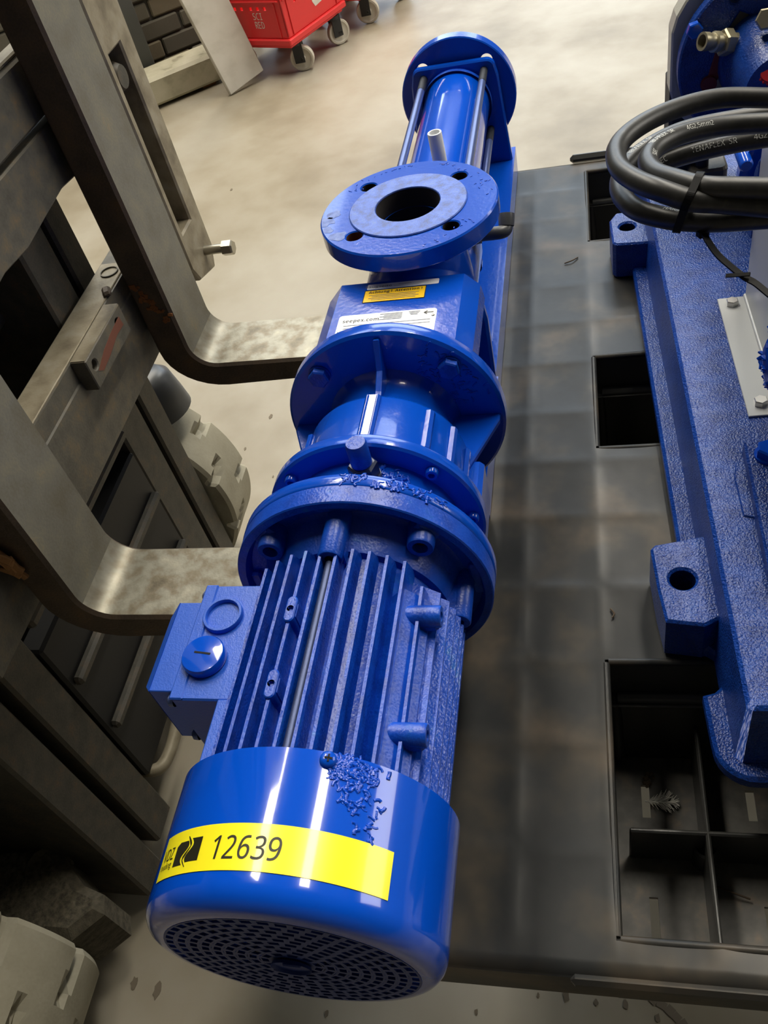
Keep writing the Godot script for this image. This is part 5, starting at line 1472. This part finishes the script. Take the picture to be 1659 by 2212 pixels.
const TIE_LOOP := [Vector3(0.0671, 0.9632, -0.5769), Vector3(0.0667, 0.9621, -0.5769), Vector3(0.0664, 0.9611, -0.5768), Vector3(0.0659, 0.9600, -0.5766), Vector3(0.0655, 0.9591, -0.5762), Vector3(0.0650, 0.9582, -0.5758), Vector3(0.0646, 0.9574, -0.5752), Vector3(0.0641, 0.9566, -0.5744), Vector3(0.0636, 0.9560, -0.5737), Vector3(0.0631, 0.9556, -0.5728), Vector3(0.0627, 0.9552, -0.5718), Vector3(0.0622, 0.9550, -0.5708), Vector3(0.0619, 0.9549, -0.5698), Vector3(0.0615, 0.9550, -0.5688), Vector3(0.0612, 0.9552, -0.5677), Vector3(0.0610, 0.9556, -0.5667), Vector3(0.0608, 0.9560, -0.5657), Vector3(0.0606, 0.9566, -0.5648), Vector3(0.0606, 0.9574, -0.5640), Vector3(0.0605, 0.9582, -0.5632), Vector3(0.0606, 0.9591, -0.5625), Vector3(0.0630, 0.9811, -0.5492), Vector3(0.0631, 0.9820, -0.5486), Vector3(0.0633, 0.9831, -0.5482), Vector3(0.0635, 0.9841, -0.5479), Vector3(0.0638, 0.9852, -0.5477), Vector3(0.0642, 0.9863, -0.5477), Vector3(0.0646, 0.9873, -0.5477), Vector3(0.0650, 0.9884, -0.5480), Vector3(0.0654, 0.9893, -0.5483), Vector3(0.0659, 0.9902, -0.5488), Vector3(0.0664, 0.9911, -0.5494), Vector3(0.0668, 0.9918, -0.5501), Vector3(0.0673, 0.9924, -0.5509), Vector3(0.0678, 0.9928, -0.5518), Vector3(0.0724, 0.9973, -0.5607), Vector3(0.0729, 0.9976, -0.5617), Vector3(0.0733, 0.9978, -0.5627), Vector3(0.0737, 0.9979, -0.5637), Vector3(0.0741, 0.9978, -0.5647), Vector3(0.0744, 0.9976, -0.5658), Vector3(0.0746, 0.9973, -0.5668), Vector3(0.0748, 0.9968, -0.5678), Vector3(0.0749, 0.9962, -0.5687), Vector3(0.0750, 0.9955, -0.5695), Vector3(0.0750, 0.9947, -0.5703), Vector3(0.0750, 0.9938, -0.5710), Vector3(0.0748, 0.9928, -0.5715), Vector3(0.0747, 0.9918, -0.5720), Vector3(0.0744, 0.9907, -0.5723), Vector3(0.0674, 0.9643, -0.5767), Vector3(0.0671, 0.9632, -0.5769)]
const TIE_DIR := Vector3(0.9403, -0.0535, 0.3361)
const TIE_TAIL := [Vector3(0.0724, 0.9550, -0.5703), Vector3(0.0775, 0.9570, -0.5600), Vector3(0.0794, 0.9580, -0.5474), Vector3(0.0840, 0.9550, -0.5357), Vector3(0.0903, 0.9520, -0.5262), Vector3(0.0983, 0.9500, -0.5137), Vector3(0.1047, 0.9480, -0.5083), Vector3(0.1121, 0.9450, -0.4986), Vector3(0.1171, 0.9440, -0.4909)]
const TIE_END := [Vector3(0.0877, 0.9500, -0.5167), Vector3(0.0929, 0.9510, -0.5149), Vector3(0.1016, 0.9530, -0.5114)]

# ------------------------------------------------------------------ far background: brick wall, beam, plank, crates
func build_back() -> void:
	var turn := 0.6435
	var B0 := Vector3(-1.476, 0, -3.693)
	# low brick wall, its bricks proud of the mortar
	var b := MB.new()
	b.box(Vector3(-0.98, 0.7, -0.42), Vector3(2.62, 1.4, 0.22), 0.0)
	var w := struct("wall_back", b, M.mortar)
	w.position = B0; w.rotation.y = turn
	var rng := RandomNumberGenerator.new(); rng.seed = 3
	var meshes := []
	for k in 9:
		var q := MB.new(); q.box(Vector3.ZERO, Vector3(0.206 + 0.006 * (k % 3), 0.062 + 0.003 * int(k / 3.0), 0.05), 0.006)
		meshes.append(q.mesh(M["brick%d" % (k % 3)]))
	for row in 12:
		for c in 10:
			var m := put("brick", meshes[rng.randi() % 9], w, Vector3(-1.9 + c * 0.222 + (0.111 if row % 2 == 1 else 0.0), 0.05 + row * 0.076, -0.318 + rng.randf_range(-0.006, 0.006)))
			m.rotation = Vector3(rng.randf_range(-0.02, 0.02), rng.randf_range(-0.02, 0.02), rng.randf_range(-0.015, 0.015))
	# cream kerb beam lying in front of it
	b = MB.new(); b.box(Vector3(-0.615, 0.066, -0.085), Vector3(1.27, 0.108, 0.17), 0.012)
	var k := obj("kerb_beam", b, M.cream, self, B0); k.rotation.y = turn
	k.set_meta("label", "stained cream beam lying before the dark brick wall"); k.set_meta("category", "beam")
	for x in [-1.0, -0.5, -0.05]:
		b = MB.new(); b.box(Vector3(x, 0.006, -0.085), Vector3(0.06, 0.012, 0.12), 0.002)
		obj("packing_strip", b, M.wood, k)
	# grey steel post between beam and bricks
	b = MB.new(); b.box(Vector3(0, 0.8, 0), Vector3(0.062, 1.6, 0.04), 0.004); b.box(Vector3(0, 0.006, 0), Vector3(0.12, 0.012, 0.06), 0.002)
	var p := obj("steel_post", b, M.post, self, B0 + Basis(Y, turn) * Vector3(-0.235, 0.0, -0.215)); p.rotation.y = turn
	p.set_meta("label", "dark grey steel post standing behind the cream beam"); p.set_meta("category", "post")
	# pale plank leaning back
	b = MB.new(); b.box(Vector3(0.0895, 0.45, -0.012), Vector3(0.179, 0.9, 0.022), 0.003)
	var pk := obj("leaning_board", b, M.board, self, Vector3(-1.393, 0.004, -3.532))
	var up := (Y - Vector3(0.6, 0, 0.8) * 0.05 + Vector3(0.8, 0, -0.6) * -0.18).normalized()
	var rt := (Vector3(0.71, 0, -0.705)).normalized(); rt = (rt - up * rt.dot(up)).normalized()
	pk.basis = Basis(rt, up, rt.cross(up))
	pk.set_meta("label", "pale white board leaning back beside the red crate"); pk.set_meta("category", "board")
	crate(Vector3(-1.104, 0, -3.581), "red plastic crate on a wheeled dolly beside the white board", "wheeled dolly with white casters under the nearer red crate", true)
	crate(Vector3(-0.888, 0, -4.003), "red plastic crate behind the nearer one, only its lower edge in view", "wheeled dolly under the farther red crate, its caster at the top edge", false)

func crate(at: Vector3, la: String, lb: String, marked: bool) -> void:
	var turn := 1.140
	var d := thing("dolly", lb, "dolly", at, turn, "wheeled dollies")
	var y0 := 0.13
	var b := MB.new()
	# frame with a lip; local x runs 0..0.4 along the near side, z back to -0.3
	b.box(Vector3(0.2, y0 + 0.012, -0.195), Vector3(0.40, 0.024, 0.39), 0.004)
	b.box(Vector3(0.2, y0 - 0.006, -0.195), Vector3(0.37, 0.014, 0.36), 0.003)
	obj("deck_frame", b, M.redplastic, d)
	for q in [[0.085, -0.055, 0.5], [0.335, -0.04, 1.1], [0.075, -0.352, 0.2], [0.33, -0.345, 0.9]]:
		b = MB.new()
		b.lathe([Vector2(0.030, 0), Vector2(0.030, -0.014), Vector2(0, -0.014)], Transform3D(Basis(), Vector3(q[0], y0 - 0.012, q[1])), 18)
		var r := Basis(Y, q[2])
		for s in [-1.0, 1.0]: b.box(Vector3(q[0], 0.078, q[1]) + r * Vector3(s * 0.017, 0, 0.008), Vector3(0.004, 0.085, 0.042), 0.001, r)
		var f := obj("caster_fork", b, M.casterdark, d)
		b = MB.new()
		b.lathe([Vector2(0.0, -0.014), Vector2(0.014, -0.015), Vector2(0.016, -0.009), Vector2(0.036, -0.009), Vector2(0.040, -0.0125), Vector2(0.047, -0.012), Vector2(0.05, -0.007), Vector2(0.05, 0.007), Vector2(0.047, 0.012), Vector2(0.040, 0.0125), Vector2(0.036, 0.009), Vector2(0.016, 0.009), Vector2(0.014, 0.015), Vector2(0, 0.014)], along(Vector3(q[0], 0.05, q[1]) + r * Vector3(0, 0, 0.016), r * X), 36)
		obj("caster_wheel", b, M.caster, f)
		b = MB.new(); b.lathe([Vector2(0.006, -0.022), Vector2(0.006, 0.022), Vector2(0, 0.022)], along(Vector3(q[0], 0.05, q[1]) + r * Vector3(0, 0, 0.016), r * X), 12)
		obj("axle", b, M.zinc, f)
	var c := thing("red_crate", la, "crate", at + Vector3(0, y0 + 0.024, 0), turn, "red crates")
	var x0 := 0.012; var x1 := 0.388; var z0 := -0.378; var z1 := -0.012; var h := 0.30
	b = MB.new(); b.box(Vector3(0.2, 0.004, -0.195), Vector3(0.376, 0.008, 0.366), 0.003)
	obj("crate_floor", b, M.redplastic, c)
	# four walls, each with hand and drain holes
	var side := func(len: float, xf: Transform3D):
		var w := MB.new()
		var hs := [Rect2(len * 0.5 - 0.05, 0.235, 0.10, 0.027)]
		for k in 3: hs.append(Rect2(0.08 + k * 0.036, 0.104, 0.014, 0.013))
		for k in 3: hs.append(Rect2(len - 0.094 - k * 0.036, 0.104, 0.014, 0.013))
		w.holed_board(Rect2(0, 0.006, len, h - 0.006), hs, 0.006, xf)
		w.box(xf * Vector3(len / 2, 0.136, 0.007), Vector3(len - 0.02, 0.006, 0.012), 0.002, xf.basis)
		w.box(xf * Vector3(len / 2, h - 0.006, 0.007), Vector3(len + 0.008, 0.012, 0.014), 0.003, xf.basis)
		for k in [0.035, len - 0.035]: w.box(xf * Vector3(k, 0.068, 0.0075), Vector3(0.005, 0.125, 0.006), 0.001, xf.basis)
		return obj("crate_wall", w, M.redplastic, c)
	var w1 = side.call(x1 - x0, Transform3D(Basis(X, Y, Z), Vector3(x0, 0, z1 - 0.006)))
	side.call(x1 - x0, Transform3D(Basis(-X, Y, -Z), Vector3(x1, 0, z0 + 0.006)))
	var w2 = side.call(z1 - z0, Transform3D(Basis(Z, Y, -X), Vector3(x0 + 0.006, 0, z0)))
	side.call(z1 - z0, Transform3D(Basis(-Z, Y, X), Vector3(x1 - 0.006, 0, z1)))
	if marked:
		b = MB.new(); b.extrude(PackedVector2Array([Vector2(0.215, 0.045), Vector2(0.265, 0.050), Vector2(0.27, 0.10), Vector2(0.235, 0.12), Vector2(0.232, 0.09), Vector2(0.20, 0.085), Vector2(0.202, 0.066)]), [], z1 + 0.0002, z1 + 0.001, Transform3D(), 0.0)
		obj("torn_paper", b, M.board, w1)
		letters("SCI", 0.024, func(q: Vector3): return Vector3(x0 - 0.0005 - q.z, 0.082 + q.y, -0.145 + q.x), M.board, w2, "stencil", 0.85, "Droid Sans Mono")
		letters("RED", 0.024, func(q: Vector3): return Vector3(x0 - 0.0005 - q.z, 0.050 + q.y, -0.145 + q.x), M.board, w2, "stencil", 0.85, "Droid Sans Mono")

# ------------------------------------------------------------------ litter and floor marks
func build_bits() -> void:
	var rng := RandomNumberGenerator.new(); rng.seed = 17
	var b := MB.new()
	# feather lying in the near pocket
	b.tube(smooth_path([Vector3(0.034, DK - 0.144, -0.366), Vector3(0.047, DK - 0.143, -0.365), Vector3(0.059, DK - 0.144, -0.367)], 4), 0.0006, 6)
	for k in 90:
		var u := rng.randf()
		var p := Vector3(lerpf(0.036, 0.061, u), DK - 0.1445, -0.366)
		var d := Vector3(0.45, rng.randf_range(0.0, 0.35), rng.randf_range(-1, 1)).normalized() * (0.0045 + 0.008 * sin(PI * u)) * rng.randf_range(0.6, 1.1)
		b.tube([p, p + d * 0.5 + Y * 0.0006, p + d], [0.0006, 0.0005, 0.0002], 4, false)
	var f := obj("feather", b, M.feather, self)
	f.set_meta("label", "small white feather lying in the near pallet pocket"); f.set_meta("category", "feather")
	b = MB.new()
	for k in 9:
		var p := Vector3(0.034 + rng.randf() * 0.012, DK - 0.143, -0.394 + rng.randf() * 0.014)
		b.box(p, Vector3(0.005, 0.003, 0.004) * rng.randf_range(0.5, 1.3), 0.0008, Basis(Vector3(rng.randf(), 1, rng.randf()).normalized(), rng.randf() * 3))
	var c := obj("dirt_crumbs", b, M.twig, self)
	c.set_meta("label", "dark crumbs of dirt lying behind the feather"); c.set_meta("category", "dirt"); c.set_meta("kind", "stuff")
	var twigs := [[Vector3(-0.030, DK + 0.0008, -1.061), Vector3(-0.020, DK + 0.002, -1.064), Vector3(-0.012, DK + 0.001, -1.072), "curled dry twig lying on the pallet left of the far lug"],
		[Vector3(0.009, DK + 0.001, -0.484), Vector3(0.012, DK + 0.002, -0.478), Vector3(0.010, DK + 0.001, -0.474), "short dark shred on the pallet beside the near lug"],
		[Vector3(0.085, DK - 0.143, -0.292), Vector3(0.10, DK - 0.14, -0.286), Vector3(0.115, DK - 0.143, -0.282), "thin pale straw lying in the near pocket right of its rib"]]
	for q in twigs:
		b = MB.new(); b.tube(smooth_path([q[0], q[1], q[2]], 4), 0.0009, 6)
		var o := obj("twig", b, M.twig, self)
		o.set_meta("label", q[3]); o.set_meta("category", "twig")
	# crack, spots and stains of the concrete
	var floor_node := get_node("floor")
	b = MB.new()
	var pts := CRACK
	for i in pts.size() - 1:
		var d: Vector3 = (pts[i + 1] - pts[i]).normalized(); var s := d.cross(Y) * (0.004 + 0.003 * rng.randf())
		b.quad(pts[i] - s, pts[i] + s, pts[i + 1] + s, pts[i + 1] - s, Y)
	obj("floor_crack", b, M.spot, floor_node)
	for q in SPOTS:
		b = MB.new()
		var poly := PackedVector2Array()
		for i in 12: poly.append(Vector2(q[0].x, q[0].z) + Vector2(cos(TAU * i / 12), sin(TAU * i / 12)) * q[1] * 0.6 * rng.randf_range(0.6, 1.1) * Vector2(0.7, 1.2))
		b.extrude(poly, [], 0.0, 0.0008, plan(), 0.0, false)
		obj("floor_spot", b, M.spot, floor_node)

const CRACK := [Vector3(0.044, 0.0008, -0.318), Vector3(0.052, 0.0008, -0.311), Vector3(0.063, 0.0008, -0.306), Vector3(0.071, 0.0008, -0.299), Vector3(0.078, 0.0008, -0.292), Vector3(0.084, 0.0008, -0.282), Vector3(0.091, 0.0008, -0.273)]
const SPOTS := [[Vector3(-0.063, 0.0008, -0.308), 0.012], [Vector3(-0.025, 0.0008, -0.304), 0.007], [Vector3(0.012, 0.0008, -0.305), 0.009], [Vector3(-0.100, 0.0008, -0.306), 0.005], [Vector3(-0.181, 0.0008, -0.279), 0.006], [Vector3(0.051, 0.0008, -0.293), 0.008], [Vector3(-0.683, 0.0008, -0.272), 0.014], [Vector3(-0.644, 0.0008, -0.266), 0.017], [Vector3(-0.386, 0.0008, -0.259), 0.008], [Vector3(-1.176, 0.0008, -2.711), 0.012], [Vector3(-0.756, 0.0008, -1.513), 0.012], [Vector3(-0.795, 0.0008, -1.404), 0.008], [Vector3(-0.703, 0.0008, -1.307), 0.006]]
